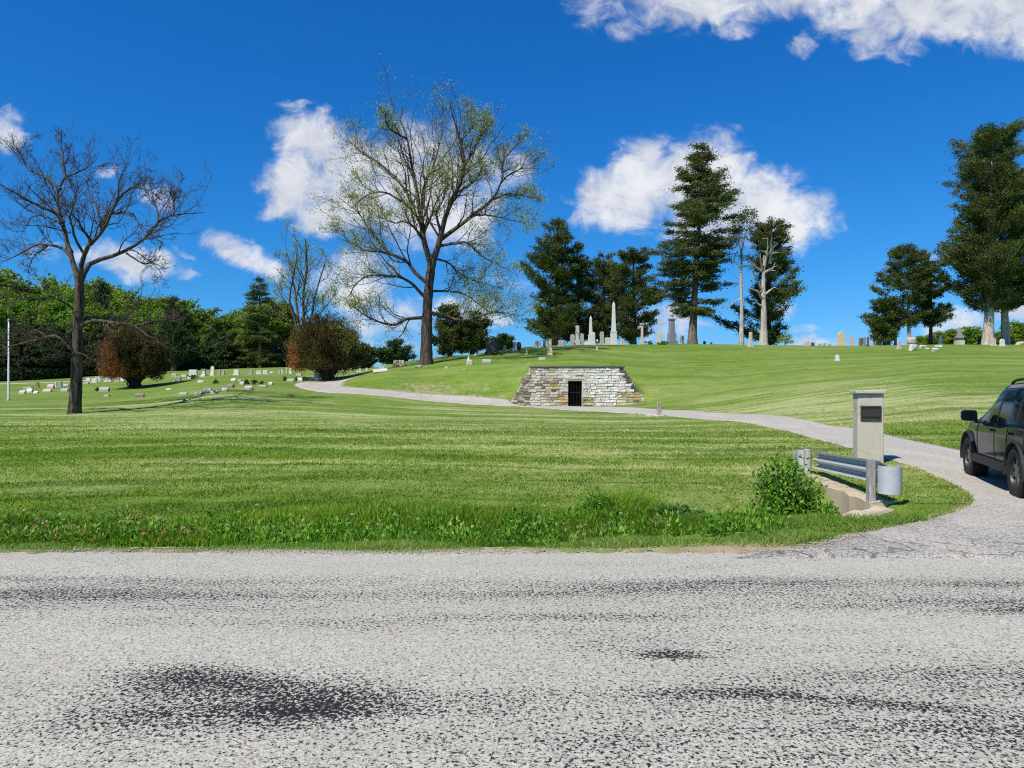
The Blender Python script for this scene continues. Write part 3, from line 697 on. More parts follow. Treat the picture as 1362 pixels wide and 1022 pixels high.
# ------------------------------------------------------------------ receiving vault in the hillside
def build_vault():
    rng = np.random.default_rng(7)
    v = thing('burial_vault', 'old stone burial vault built into the grassy hillside', 'burial vault', (4.3, VY, .58))
    ox, oy, oz = v.location
    A = Acc(); B = Acc()
    nco = 16; z0, z1 = .25, VTOP; h = (z1 - z0) / nco
    dx0, dx1, dz = 3.80, 4.74, 2.36
    def side(z):
        f = np.clip((z - .75) / (VTOP - .75), 0, 1)
        return VX0 + f * (VT0 - VX0), VX1 + f * (VT1 - VX1)
    def colour(x, z):
        wn = smooth_noise(x * 1.1, z * 1.9, 31) ; w2 = smooth_noise(x * 2.2, z * 2.6, 32)
        white = sstep(4.6, 5.3, x) * sstep(8.35, 7.7, x) 
        white = max(white, .9 * sstep(2.2, 3.4, x) * sstep(2.35, 2.6, z) * sstep(8.0, 7.5, x))
        white = max(white, .7 * (w2 > -.05) * (x > 1.4))
        if x > 7.3 and z > 2.3: white = 0.25 + .3 * rng.random()
        if 4.7 < x < 5.6 and z < 1.25: white = .1
        if 7.3 < x and z < 1.5: white = .05
        pal = [(.62, .52, .36), (.50, .41, .28), (.31, .25, .18), (.68, .61, .48), (.52, .36, .13), (.19, .155, .115)]
        wts = np.array([.27, .2, .14, .16, .13, .10])
        if x < 1.2: wts = np.array([.10, .25, .33, .06, .04, .22])
        if x > 7.7 and z > 1.5: wts = np.array([.1, .22, .3, .06, .02, .3])
        if (x > 7.4 and z <= 1.5) or (4.7 < x < 5.6 and z < 1.3) or (3.2 < x < 3.8 and z < 1.6): wts = np.array([.2, .05, .04, .1, .6, .01])
        c = np.array(pal[rng.choice(6, p=wts / wts.sum())]) * rng.uniform(.82, 1.18)
        wc = np.array([.84, .80, .72]) * rng.uniform(.86, 1.05)
        k = np.clip(white + .25 * wn * (0 < white < 1), 0, 1)
        if x > 7.0 and (x > np.interp(z, [.75, VTOP], [VX1, VT1]) - .42) and z > 1.5: return np.append(np.array([.11, .095, .08]) * rng.uniform(.7, 1.5), 1)
        return np.append(c * (1 - k) + wc * k, 1)
    for r in range(nco):
        za, zb = z0 + r * h, z0 + (r + 1) * h; zm = (za + zb) / 2
        xl, xr = side(zm)
        x = xl + rng.uniform(-.16, .10)
        spans = []
        while x < xr:
            w = rng.uniform(.22, .66); e = min(x + w, xr + rng.uniform(-.05, .12))
            if e - x > .1: spans.append((x, e))
            x = e
            if e >= xr - .05: break
        for a, e in spans:
            if zb < dz + .02 or za < dz - .06:
                if a < dx1 and e > dx0:            # cut the course at the doorway
                    if a < dx0 - .08: spans_ = [(a, dx0)]
                    else: spans_ = []
                    if e > dx1 + .08: spans_.append((dx1, e))
                else: spans_ = [(a, e)]
            else: spans_ = [(a, e)]
            for (p, q) in spans_:
                g = .012; pr = rng.uniform(-.015, .035); c = colour((p + q) / 2, zm)
                V = boxv(p + g - ox, q - g - ox, VY - .03 - pr - oy, VY + .12 - oy, za + g - oz, zb - g - oz)
                V[[0, 1, 4, 5]] += rng.normal(0, .015, (4, 3))
                # slightly pillowed face
                V[0, 0] += .012; V[1, 0] -= .012; V[4, 0] += .012; V[5, 0] -= .012
                V[[0, 1], 2] += .012; V[[4, 5], 2] -= .012
                A.add(V, BOXF, col=c)
    A.obj('stone_facing', M['masonry'], v)
    # mortar core behind the stones with the doorway cut through, stepped like the courses
    for r in range(nco):
        za, zb = z0 + r * h, z0 + (r + 1) * h; xl, xr = side((za + zb) / 2)
        y0_, y1_ = VY + .004 - oy, VY + .58 - oy
        if zb <= dz + .02:
            B.add(boxv(xl - ox, dx0 - ox, y0_, y1_, za - oz, zb - oz), BOXF); B.add(boxv(dx1 - ox, xr - ox, y0_, y1_, za - oz, zb - oz), BOXF)
        else: B.add(boxv(xl - ox, xr - ox, y0_, y1_, za - oz, zb - oz), BOXF)
    B.obj('wall_core', M['mortar'], v)
    Cc = Acc()
    x = VT0 - .1
    while x < VT1 + .1:
        w = min(rng.uniform(.9, 1.5), VT1 + .16 - x)
        bevbox(Cc, x + .006 - ox, x + w - .006 - ox, VY - .12 - oy, VY + .66 - oy, VTOP + .004 - oz, VTOP + .10 + rng.uniform(-.01, .01) - oz, .015, rng=rng, jit=.006)
        x += w
    Cc.obj('coping', M['slate'], v)
    L = Acc(); bevbox(L, dx0 - .22 - ox, dx1 + .22 - ox, VY - .036 - oy, VY + .56 - oy, dz - oz, dz + .15 - oz, .012); L.obj('lintel', M['pale'], v)
    # dark chamber
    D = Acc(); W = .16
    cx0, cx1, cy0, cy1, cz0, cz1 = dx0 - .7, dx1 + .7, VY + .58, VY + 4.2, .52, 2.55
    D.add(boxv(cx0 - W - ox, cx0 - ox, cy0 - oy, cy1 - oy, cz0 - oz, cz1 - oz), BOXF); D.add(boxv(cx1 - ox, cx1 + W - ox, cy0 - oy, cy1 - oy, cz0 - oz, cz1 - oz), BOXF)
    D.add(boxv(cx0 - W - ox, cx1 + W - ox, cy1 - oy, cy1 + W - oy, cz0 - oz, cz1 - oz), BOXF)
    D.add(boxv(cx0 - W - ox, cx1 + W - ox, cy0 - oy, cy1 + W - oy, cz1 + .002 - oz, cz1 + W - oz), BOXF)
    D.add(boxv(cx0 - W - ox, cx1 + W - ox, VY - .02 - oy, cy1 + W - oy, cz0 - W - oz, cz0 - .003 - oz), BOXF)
    D.obj('chamber', M['chamberdark'], v)
    g = Acc()
    for k in range(9):
        xx = dx0 + .05 + k * (dx1 - dx0 - .1) / 8
        lathe(g, [(.013, .55), (.013, dz - .03)], 6, (xx - ox, VY + .16 - oy, -oz))
    for zz in (.62, 1.45, dz - .08): g.add(boxv(dx0 + .01 - ox, dx1 - .01 - ox, VY + .145 - oy, VY + .175 - oy, zz - oz, zz + .045 - oz), BOXF)
    go = g.obj('gate', M['iron'], v)
    hb = Acc(); hb.add(boxv(4.24 - ox, 4.30 - ox, VY + .10 - oy, VY + .143 - oy, 1.44 - oz, 1.52 - oz), BOXF); hb.obj('latch', M['iron'], go)
build_vault()

# ------------------------------------------------------------------ gate pier
def build_pier():
    Yp = 15.0; X0 = (1154.5 - 681) / F * Yp; z0 = float(H(X0, Yp))
    o = thing('gate_pier', 'square pale concrete gate pier with a dark plaque and flat cap', 'pillar', (X0, Yp, z0), R(-13))
    top = EYE - (524 - 520) * Yp / F - z0
    a = Acc(); bevbox(a, -.25, .25, -.22, .22, -.3, top, .018, seg=2); a.obj('shaft', M['concrete'], o)
    rng = np.random.default_rng(2)
    a = Acc(); bevbox(a, -.30, .30, -.29, .29, top + .003, top + .07, .012, jit=.004, rng=rng); a.obj('cap', M['concrete'], o)
    a = Acc(); bevbox(a, -.2, .2, -.245, -.222, top - .56, top - .25, .006); p = a.obj('plaque', M['bronze'], o)
    b = Acc(); r = .008
    for (x0, x1, zz0, zz1) in ((-.19, .19, top - .268, top - .26), (-.19, .19, top - .55, top - .535), (-.19, -.182, top - .53, top - .27), (.182, .19, top - .53, top - .27)):
        b.add(boxv(x0, x1, -.252, -.246, zz0, zz1), BOXF)
    b.add(boxv(-.13, .12, -.251, -.246, top - .532, top - .524), BOXF)
    b.obj('border', M['bronzehi'], p)
    c = Acc()
    # raised wreath-like line and worn unreadable rows
    for k, (w, zz) in enumerate(((.10, .335), (.15, .37), (.06, .40), (.13, .43), (.11, .46))):
        x = -w
        while x < w - .01:
            l = rng.uniform(.008, .02); c.add(boxv(x, min(x + l, w), -.250, -.246, top - zz - .008, top - zz + .006), BOXF); x += l + .008
    c.add(boxv(-.165, .165, -.2465, -.2455, top - .475, top - .32), BOXF)
    c.obj('raised_lettering', M['bronzemid'], p)
    h = Acc(); lathe(h, [(0, 0), (.02, 0), (.022, .03), (.012, .045), (0, .045)], 10, (.25, -.05, 0), axis='x'); k = h.obj('hinge_stub', M['iron'], o); k.location = (0, 0, top - 1.0 + .12)
build_pier()

# ------------------------------------------------------------------ culvert headwall and guard rail
def build_culvert():
    rng = np.random.default_rng(5)
    zt = .06
    o = thing('culvert_headwall', 'weathered concrete culvert headwall with splayed wings under the guard rail', 'culvert', (5.2, 9.8, 0))
    def slab(name, p, q, wd, za, zb, mat='oldconcrete', jit=.012, off=0.0, zb2=None):
        p = np.array(p, float); q = np.array(q, float); d = (q - p); L = np.linalg.norm(d); d /= L; nrm = np.array([-d[1], d[0]])
        bm = bmesh.new(); n = max(4, int(L / .18)); rings = []
        for k in range(n + 1):
            c = p + d * L * k / n; zz = zb + ((zb2 - zb) * k / n if zb2 is not None else 0)
            ring = []
            for (s, z) in ((-.5, za), (-.5, zz - .025), (-.44, zz), (.44, zz), (.5, zz - .025), (.5, za)):
                w = c + nrm * (s * wd); ring.append(bm.verts.new((w[0] - 5.2 + rng.normal(0, jit), w[1] - 9.8 + rng.normal(0, jit), z + rng.normal(0, jit))))
            rings.append(ring)
        for k in range(n):
            for m in range(6):
                bm.faces.new((rings[k][m], rings[k][(m + 1) % 6], rings[k + 1][(m + 1) % 6], rings[k + 1][m]))
        bm.faces.new(rings[0][::-1]); bm.faces.new(rings[-1])
        bmesh.ops.recalc_face_normals(bm, faces=bm.faces[:])
        a = Acc(); addbm(a, bm); return a.obj(name, M[mat], o)
    slab('headwall', (5.1, 9.72), (5.42, 13.1), .34, -1.2, zt + .02)
    slab('wing_wall', (5.0, 9.55), (3.95, 8.95), .30, -1.2, zt - .02, zb2=-.10)
    slab('wing_wall', (5.30, 13.2), (4.22, 12.8), .30, -1.2, zt + .02, zb2=zt + .04)
    a = Acc(); lathe(a, [(.30, 0), (.36, 0), (.36, .35), (.30, .35)], 20, (-.22, 2.0, -.62), axis='x', closed=True); a.obj('drain_pipe', M['oldconcrete'], o)
    a = Acc(); a.add(boxv(-2.2, -.12, -.9, 3.2, -1.0, -.86), BOXF); a.obj('apron_slab', M['concrete'], o)
build_culvert()

def build_guardrail():
    A0 = np.array([5.0, 9.85]); B0 = np.array([5.42, 13.0])
    o = thing('guardrail', 'short corrugated steel guardrail on two posts beside the gate pier', 'guardrail', (A0[0], A0[1], 0))
    d = (B0 - A0); L = np.linalg.norm(d); d /= L; nl = np.array([-d[1], d[0]])      # nl points to the ditch side
    zA, zB = .63, .50
    # W-beam, open side to the ditch
    prof = [(-.158, .012), (-.152, -.004), (-.125, -.10), (-.108, -.13), (-.085, -.13), (-.02, -.022), (0.0, .006), (.008, .0), (.03, -.10), (.048, -.13), (.072, -.13), (.135, -.022), (.155, .0), (.16, .014)]
    bm = bmesh.new(); n = 12; rows = []
    for k in range(n + 1):
        f = -.02 + 1.04 * k / n; c = A0 + d * L * f; zt = zA + (zB - zA) * f - .155
        rows.append([bm.verts.new((c[0] - A0[0] + nl[0] * (-.08 + y) , c[1] - A0[1] + nl[1] * (-.08 + y), zt + z)) for z, y in prof])
    for k in range(n):
        for m in range(len(prof) - 1): bm.faces.new((rows[k][m], rows[k + 1][m], rows[k + 1][m + 1], rows[k][m + 1]))
    bm.normal_update(); bmesh.ops.solidify(bm, geom=bm.faces[:], thickness=.004)
    a = Acc(); addbm(a, bm); rail = a.obj('rail', M['railsteel'], o)
    b = Acc()
    for f in (.02, .5, .98):
        c = d * L * f + nl * .032; lathe(b, [(0, .02), (.014, .02), (.018, .0), (0, 0)], 8, (c[0], c[1], zA + (zB - zA) * f - .155))
    # posts: timber block and steel front
    for f, nm in ((0.0, 'near'), (1.0, 'far')):
        c = A0 + d * L * f + (-nl) * (.0) ; z0 = float(H(c[0] + .3, c[1]))
        ztop = (zA if f == 0 else zB) + .03
        a = Acc(); rot = np.array([[d[1], d[0], 0], [-d[0], d[1], 0], [0, 0, 1]])
        bevbox(a, -.05, .045, -.065, .065, -.4, ztop, .012, rot=rot, at=(c[0] - A0[0] + nl[0] * .015, c[1] - A0[1] + nl[1] * .015, 0))
        a.obj('post', M['greywood'], o)
    # rounded end section wrapped round the front of the near post
    def endpiece(cx, cy, ang0, ang1, r, z0, z1):
        bm = bmesh.new(); m = 44; lo = []; hi = []; mid = []
        for k in range(m + 1):
            t = ang0 + (ang1 - ang0) * k / m
            x, y = cx + r * math.cos(t), cy + r * math.sin(t)
            lo.append(bm.verts.new((x, y, z0))); hi.append(bm.verts.new((x, y, z1)))
        for k in range(m): bm.faces.new((lo[k], lo[k + 1], hi[k + 1], hi[k]))
        bm.normal_update(); bmesh.ops.solidify(bm, geom=bm.faces[:], thickness=.006)
        a = Acc(); addbm(a, bm); return a.obj('rounded_end', M['galv'], o)
    endpiece(.15, -.17, R(165), R(385), .15, .20, .58)
    endpiece(B0[0] - A0[0] - .09, B0[1] - A0[1] + .10, R(-20), R(190), .13, .18, .50)
build_guardrail()
# ------------------------------------------------------------------ trees
def limbs_from(px_list, Y0, rng, dz_amp, K=14):
    """traced limb polylines (photo px) -> 3-D polylines that also spread towards and away from the camera"""
    out = []
    for pts, y_start, slope in px_list:
        p = np.asarray(pts, float)
        s = np.concatenate([[0], np.cumsum(np.hypot(*np.diff(p, axis=0).T))]); s = s / F * Y0
        Yd = Y0 + y_start + slope * s
        P = np.stack([(p[:, 0] - 681) / F * Yd, Yd, EYE + (520 - p[:, 1]) / F * Yd], 1)
        q = resample(P, K)
        q[1:-1] += rng.normal(0, .035 * dz_amp, (K - 2, 3))
        out.append(q)
    return np.array(out)

def children(rng, P, Rd, n, lenf, K, ang=(35, 65), up=.12, wander=.22, tmin=.25, rk=.55, rmin=.008, taper=.35, flat=None):
    N, Kp, _ = P.shape
    idx = np.repeat(np.arange(N), n); M_ = len(idx)
    t = rng.uniform(tmin, 1.0, M_) ** .9 * (Kp - 1.001)
    i = t.astype(int); f = (t - i)[:, None]
    base = P[idx, i] * (1 - f) + P[idx, i + 1] * f
    tan = P[idx, i + 1] - P[idx, i]; tan /= np.linalg.norm(tan, axis=1, keepdims=True) + 1e-9
    plen = np.linalg.norm(np.diff(P, axis=1), axis=2).sum(1)[idx]
    rv = rng.normal(size=(M_, 3)); perp = rv - (rv * tan).sum(1, keepdims=True) * tan; perp /= np.linalg.norm(perp, axis=1, keepdims=True) + 1e-9
    a = np.radians(rng.uniform(*ang, M_))[:, None]
    d = np.cos(a) * tan + np.sin(a) * perp
    if flat: d[:, 2] *= flat
    L = plen * lenf * rng.uniform(.55, 1.15, M_) * (1.15 - .55 * t / Kp)
    step = (L / (K - 1))[:, None]
    Q = [base]
    for k in range(K - 1):
        d = d + rng.normal(0, wander, (M_, 3)) + np.array([0, 0, up]); d /= np.linalg.norm(d, axis=1, keepdims=True)
        Q.append(Q[-1] + d * step)
    Q = np.stack(Q, 1)
    r0 = (Rd[idx, i] * (1 - f[:, 0]) + Rd[idx, np.minimum(i + 1, Kp - 1)] * f[:, 0]) * rk
    r0 = np.maximum(r0, rmin)
    RR = r0[:, None] * np.linspace(1, taper, K)[None]
    return Q, np.maximum(RR, rmin * .6)

def tree_object(name, label, loc, trunk_pr, wood, leaves, group=None, cat_='tree', leafname='crown', woodname='limbs', barks=('bark', 'bark'), leafmat=None):
    """Empty at the foot > trunk (> limbs), crown"""
    loc = np.asarray(loc, float)
    o = thing(name, label, cat_, tuple(loc), 0, group)
    A = Acc()
    for P, Rr, n in trunk_pr:
        V, f = tubes(P - loc, Rr, n); A.add(V, f)
    tr = A.obj('trunk', M[barks[0]], o, smooth=True)
    if wood:
        B = Acc()
        for P, Rr, n in wood:
            V, f = tubes(P - loc, Rr, n); B.add(V, f)
        B.obj(woodname, M[barks[1]], o if leaves is None and woodname == 'crown' else tr, smooth=True)
    if leaves is not None:
        V, f, t = leaves
        mk(leafname, V - loc, [f], M[leafmat], o, tint=t)
    return o

def trunk_tube(P, r0, r1, K=22, flare=.35, rng=None, n=14, lump=.05):
    q = resample(P, K); t = np.linspace(0, 1, K)
    r = r0 + (r1 - r0) * t; r = r * (1 + flare * np.exp(-t * K / 1.6))
    if rng is not None: r = r * (1 + rng.normal(0, lump, K))
    return q[None], r[None], n

# --- bare walnut on the lawn
def build_bare_tree():
    rng = np.random.default_rng(11); Y0 = 36.0
    z = lambda pts: [(x / 2.554, 160 + y / 2.554) for x, y in pts]
    base = at(98.5, 550); Y0 = base.y
    T = z([(252, 1000), (258, 910), (262, 830), (264, 700), (269, 600), (268, 520)])
    Lm = [ (z([(267, 560), (250, 490), (235, 440), (215, 360), (198, 305), (200, 240), (225, 195), (290, 165), (330, 130)]), 0, .25),
           (z([(222, 200), (214, 130), (205, 55)]), 1.1, .2), (z([(195, 320), (130, 290), (80, 265), (30, 235), (-30, 205)]), .5, -.35),
           (z([(205, 235), (150, 190), (100, 170), (60, 100), (40, 70)]), .6, .3),
           (z([(268, 560), (285, 460), (310, 420), (350, 375), (380, 310), (400, 270), (405, 200), (440, 150)]), 0, -.35),
           (z([(378, 315), (450, 320), (490, 390), (500, 400)]), -.8, -.4), (z([(312, 420), (270, 350), (230, 310), (170, 280)]), -.4, -.6),
           (z([(272, 560), (300, 490), (350, 470), (420, 445), (490, 400), (540, 345), (590, 320), (640, 318), (695, 312)]), 0, .2),
           (z([(590, 318), (595, 260), (610, 200)]), .9, .4), (z([(430, 452), (480, 485), (520, 490), (555, 530)]), .5, -.5),
           (z([(266, 540), (230, 450), (170, 425), (120, 425), (60, 460), (-10, 490)]), 0, .5), (z([(160, 428), (110, 470), (95, 540)]), .7, .5),
           (z([(265, 655), (230, 625), (180, 600), (130, 605), (60, 610), (0, 640)]), 0, -.5), (z([(244, 780), (215, 745), (180, 735), (110, 750), (50, 765), (-30, 785)]), 0, .3),
           (z([(246, 770), (190, 722), (130, 712), (60, 745), (0, 752)]), -.1, -.6), (z([(268, 700), (330, 682), (400, 690), (460, 700), (510, 735), (570, 775)]), 0, -.3),
           (z([(268, 690), (320, 668), (380, 685), (440, 690)]), .1, .7), (z([(460, 700), (530, 680), (600, 680)]), -1.5, -.4),
           (z([(350, 372), (330, 300), (300, 230), (310, 160)]), -.4, .6), (z([(400, 265), (450, 230), (510, 240), (540, 270)]), -1.2, -.3), (z([(540, 345), (520, 270), (470, 220)]), .7, .7),
           (z([(215, 360), (160, 330), (110, 330), (70, 400)]), .3, .9), (z([(285, 455), (255, 400), (240, 330), (262, 250), (258, 180)]), -.2, -.8), (z([(252, 800), (220, 790), (190, 810)]), -.1, -.7), (z([(262, 790), (290, 800), (330, 830)]), -.1, -.7)]
    P = limbs_from(Lm, Y0, rng, .55)
    r0 = np.array([.21, .10, .13, .12, .19, .10, .11, .19, .08, .08, .14, .07, .10, .15, .12, .15, .10, .07, .10, .09, .08, .08, .10, .07, .06])
    Rd = .70 * r0[:, None] * np.linspace(1, .10, P.shape[1])[None] ** 1.0
    P2, R2 = children(rng, P, Rd, 13, .42, 9, (25, 58), .09, .17, .15, .42, .012)
    P3, R3 = children(rng, P2, R2, 8, .50, 6, (25, 55), .08, .2, .15, .55, .009)
    P4, R4 = children(rng, P3, R3, 4, .55, 4, (25, 55), .06, .22, .2, .65, .0075)
    px = [np.array([((x - 681) / F) * Y0, Y0, EYE + (520 - y) / F * Y0]) for x, y in T]
    px[0][2] = base.z - .25
    tr = trunk_tube(px, .29, .19, 24, .30, rng, 16)
    tree_object('bare_tree', 'bare leafless tree with crooked spreading limbs standing alone on the lawn', base, [tr], [(P, Rd, 9), (P2, R2, 5), (P3, R3, 3), (P4, R4, 3)], None, woodname='crown', barks=('bark', 'bark'))
build_bare_tree()

# --- the tall tree coming into leaf
def build_big_tree():
    rng = np.random.default_rng(12); base = at(567, 485); Y0 = base.y
    z = lambda pts: [(400 + x / 2.433, 80 + y / 2.433) for x, y in pts]
    T = z([(406, 985), (408, 850), (413, 740), (424, 640), (430, 610)])
    Lm = [ (z([(425, 660), (398, 560), (388, 470), (365, 340), (345, 210), (322, 150), (330, 105)]), 0, .15), (z([(390, 480), (400, 380), (430, 300), (458, 190), (455, 140)]), .4, .35),
           (z([(424, 650), (455, 540), (470, 470), (500, 400), (530, 310), (515, 220), (494, 140), (482, 98)]), 0, -.2), (z([(530, 305), (560, 250), (586, 190), (600, 150)]), -1, -.3),
           (z([(450, 560), (490, 530), (560, 470), (625, 415), (650, 360), (690, 325), (748, 312)]), -.2, .3), (z([(620, 420), (680, 402), (752, 415)]), .8, -.4), (z([(650, 360), (660, 280), (720, 210)]), 1.0, .5),
           (z([(450, 580), (500, 570), (545, 572), (580, 610), (655, 655)]), -.2, -.5), (z([(418, 715), (370, 670), (340, 630), (280, 600), (230, 540), (190, 470), (125, 415)]), 0, .3),
           (z([(285, 602), (200, 590), (115, 530)]), 1.0, -.3), (z([(408, 760), (350, 700), (280, 680), (200, 690), (145, 765)]), 0, -.4), (z([(387, 490), (330, 430), (280, 400), (225, 400), (160, 450)]), .2, -.5),
           (z([(370, 450), (320, 360), (260, 300), (200, 260), (155, 215)]), .3, .5), (z([(400, 825), (340, 830), (300, 850), (230, 830), (165, 785)]), 0, -.2), (z([(418, 735), (480, 735), (540, 750), (600, 800)]), 0, .6),
           (z([(415, 805), (460, 815), (520, 835), (580, 820), (640, 805), (705, 822)]), 0, -.4), (z([(455, 545), (440, 460), (462, 420), (470, 330)]), -.2, -.8), (z([(345, 215), (292, 180), (262, 120)]), .7, -.5),
           (z([(515, 225), (556, 170), (542, 110)]), -1.3, .6), (z([(500, 400), (560, 360), (600, 290)]), -.6, -.7), (z([(400, 560), (350, 500), (300, 500), (240, 470)]), -.1, -.9), (z([(560, 470), (640, 480), (720, 500)]), .2, -.7), (z([(430, 620), (480, 640), (540, 690), (640, 720)]), -.1, .8)]
    P = limbs_from(Lm, Y0, rng, .8)
    r0 = np.array([.36, .2, .38, .2, .27, .14, .13, .18, .25, .14, .2, .17, .2, .22, .16, .2, .18, .14, .12, .14, .15, .12, .14])
    Rd = .72 * r0[:, None] * np.linspace(1, .14, P.shape[1])[None]
    P2, R2 = children(rng, P, Rd, 19, .44, 9, (22, 52), .10, .15, .12, .42, .018)
    P3, R3 = children(rng, P2, R2, 8, .50, 6, (28, 60), .05, .2, .15, .55, .012)
    P4, R4 = children(rng, P3, R3, 3, .6, 4, (30, 65), .0, .22, .2, .65, .010)
    px = [np.array([((x - 681) / F) * Y0, Y0, EYE + (520 - y) / F * Y0]) for x, y in T]; px[0][2] = base.z - .3
    for q in (P, P2, P3, P4): q[..., 2] = base.z + (q[..., 2] - base.z) * .945
    for q in px: q[2] = base.z + (q[2] - base.z) * .945
    tr = trunk_tube(px, .50, .32, 24, .35, rng, 18)
    tips = np.concatenate([P4[:, -1], P4[:, 2], P3[:, -1], P3[:, 3]]); keep = rng.random(len(tips)) < np.clip(.56 - .016 * (tips[:, 2] - 8), .22, .6); tips = tips[keep]
    n = 2; c = np.repeat(tips, n, 0) + rng.normal(0, .22, (len(tips) * n, 3)); d = rng.normal(size=c.shape); d[:, 2] -= .5
    V, f = cards(rng, c, d, rng.uniform(.09, .20, len(c)), rng.uniform(.055, .11, len(c)))
    t = np.repeat(np.clip(rng.normal(.5, .22, len(c)), 0, 1), 4)
    tree_object('leafing_tree', 'tallest broad tree with sparse pale spring leaves on the slope beside the vault', base, [tr], [(P, Rd, 9), (P2, R2, 5), (P3, R3, 3), (P4, R4, 3)], (V, f, t), barks=('bark', 'bark'), leafmat='bud')
build_big_tree()

# --- generic builders
def conifer(name, label, px, pyt, Y, prof, seed, base_clear=.1, trunk_r=.35, lean=0.0, style='cedar', bark='barkcedar', dens=1.0, leafmat='cedar', pyb=None, group=None, clump=None, card=1.0, cat_='conifer'):
    rng = np.random.default_rng(seed)
    X = (px - 681) / F * Y; zb = float(H(X, Y)); zt = EYE + (520 - pyt) / F * Y; Ht = zt - zb
    K = 16; tt = np.linspace(0, 1, K)
    wob = np.cumsum(rng.normal(0, .03, (K, 2)), 0) * (Ht / 20)
    ax = np.stack([X + lean * tt + wob[:, 0], Y + wob[:, 1], zb - .25 + (Ht + .1) * tt], 1)
    rr = trunk_r * (1 - .93 * tt) * (1 + .45 * np.exp(-tt * K / 1.0)) + .02
    fs = np.array([p[0] for p in prof]); pl = np.array([p[1] for p in prof]); pr = np.array([p[2] for p in prof])
    avg = .5 * (pl + pr).mean()
    nb = int(Ht * 6.2 * dens)
    f = np.sort(rng.uniform(base_clear, .985, nb)); az = rng.uniform(0, 2 * np.pi, nb)
    L = np.interp(f, fs, pl) * (.5 - .5 * np.cos(az)) + np.interp(f, fs, pr) * (.5 + .5 * np.cos(az))
    lump = 1 + .34 * np.sin(az * 3 + f * 19 + seed) * np.sin(f * 31 + az * 2)
    L = L * rng.uniform(.55, 1.06, nb) * lump + .15
    st = np.stack([np.interp(f, tt, ax[:, k]) for k in range(3)], 1)
    if style == 'cedar':
        el = np.radians(rng.uniform(12, 42, nb)); droop = -.05
        st[:, 2] -= L * np.tan(el) * .55
    else:
        el = np.radians(np.interp(f, [0, .5, 1], [-8, 4, 26]) + rng.normal(0, 6, nb)); droop = .16
    st[:, 2] = np.maximum(st[:, 2], zb + base_clear * Ht * .5)
    KB = 6; tb = np.linspace(0, 1, KB)
    dirh = np.stack([np.cos(az), np.sin(az)], 1)
    P = np.zeros((nb, KB, 3))
    P[..., :2] = st[:, None, :2] + dirh[:, None] * (L[:, None] * tb)[..., None]
    P[..., 2] = st[:, None, 2] + L[:, None] * (np.tan(el)[:, None] * tb - droop * tb ** 2 + (0.10 * tb ** 4 if style != 'cedar' else 0))
    P[:, 1:] += rng.normal(0, .05, (nb, KB - 1, 3)) * L[:, None, None] * .5
    Rb = np.maximum(trunk_r * .16 * (1 - .6 * f), .02)[:, None] * np.linspace(1, .3, KB)[None]
    # foliage sprays
    m = clump or (7 if style == 'cedar' else 9)
    nc = np.maximum(2, (L / max(avg, .5) * m).astype(int)); idx = np.repeat(np.arange(nb), nc)
    t = rng.uniform(.35 if style == 'cedar' else .3, 1.02, len(idx)); tk = np.clip(t, 0, .999) * (KB - 1); i = tk.astype(int); fr = (tk - i)[:, None]
    c = P[idx, i] * (1 - fr) + P[idx, i + 1] * fr
    lat = np.stack([-dirh[idx, 1], dirh[idx, 0]], 1) * (rng.normal(0, .26, len(idx)) * L[idx] * (1.15 - t))[:, None]
    c[:, :2] += lat
    if style != 'cedar': c[:, 2] -= np.abs(rng.normal(0, .10, len(idx)))
    per = 24
    ci = np.repeat(np.arange(len(c)), per)
    sg = np.where(np.full(len(ci), style == 'cedar')[:, None], [[.24, .24, .17]], [[.30, .30, .10]]) * (.8 + .4 * rng.random(len(ci)))[:, None] * min(1.25, .65 + avg * .16)
    cc = c[ci] + rng.normal(0, 1, (len(ci), 3)) * sg
    out = np.concatenate([dirh[idx][ci], np.full((len(ci), 1), .55 if style == 'cedar' else -.15)], 1) + rng.normal(0, .55, (len(ci), 3))
    V, fa = cards(rng, cc, out, rng.uniform(.22, .42, len(ci)) * card, rng.uniform(.07, .13, len(ci)) * card)
    ct = np.clip(rng.normal(.45, .22, len(c)), 0, 1)[ci] + rng.normal(0, .12, len(ci))
    V[:, 2] = np.maximum(V[:, 2], zb + .05)
    return tree_object(name, label, (X, Y, zb), [(ax[None], rr[None], 12)], [(P, Rb, 3)], (V, fa, np.repeat(np.clip(ct, 0, 1), 4)), group, cat_, woodname='branches', barks=(bark, bark), leafmat=leafmat)

m_ = lambda zs, sc: [z / sc for z in zs]
# tall layered fir behind the monuments: radii in metres from the photo outline
Yf = 84; s = Yf / F
conifer('tall_fir', 'tallest layered conifer with a bare lower trunk above the hilltop monuments', 921, 186, Yf,
        [(0, 1, 1), (.14, 2.6, 1.6), (.2, 3.6, 2.4), (.3, 4.1, 3.6), (.42, 4.8, 4.4), (.5, 5.4, 4.9), (.6, 4.9, 4.9), (.66, 4.9, 4.6), (.72, 4.0, 3.6), (.80, 3.0, 2.8), (.86, 2.1, 2.2), (.92, 1.2, 1.3), (.96, .7, .8), (1, .15, .2)],
        21, .17, .46, lean=1.4, style='fir', leafmat='pine', dens=1.3, clump=14)
Yc = 90
conifer('cedar_tree', 'tall dense pointed cedar at the outer end of the hilltop clump', 740, 290, Yc, [(0, 1, 2), (.08, 3.2, 3), (.15, 4.4, 3), (.24, 4.4, 3), (.34, 3.2, 3), (.46, 3.4, 2.9), (.55, 3.9, 2.4), (.66, 3.7, 2.0), (.76, 3.2, 2.0), (.84, 2.4, 1.9), (.92, 1.5, 1.4), (1, .4, .4)], 22, .07, .42, clump=10, dens=1.8)
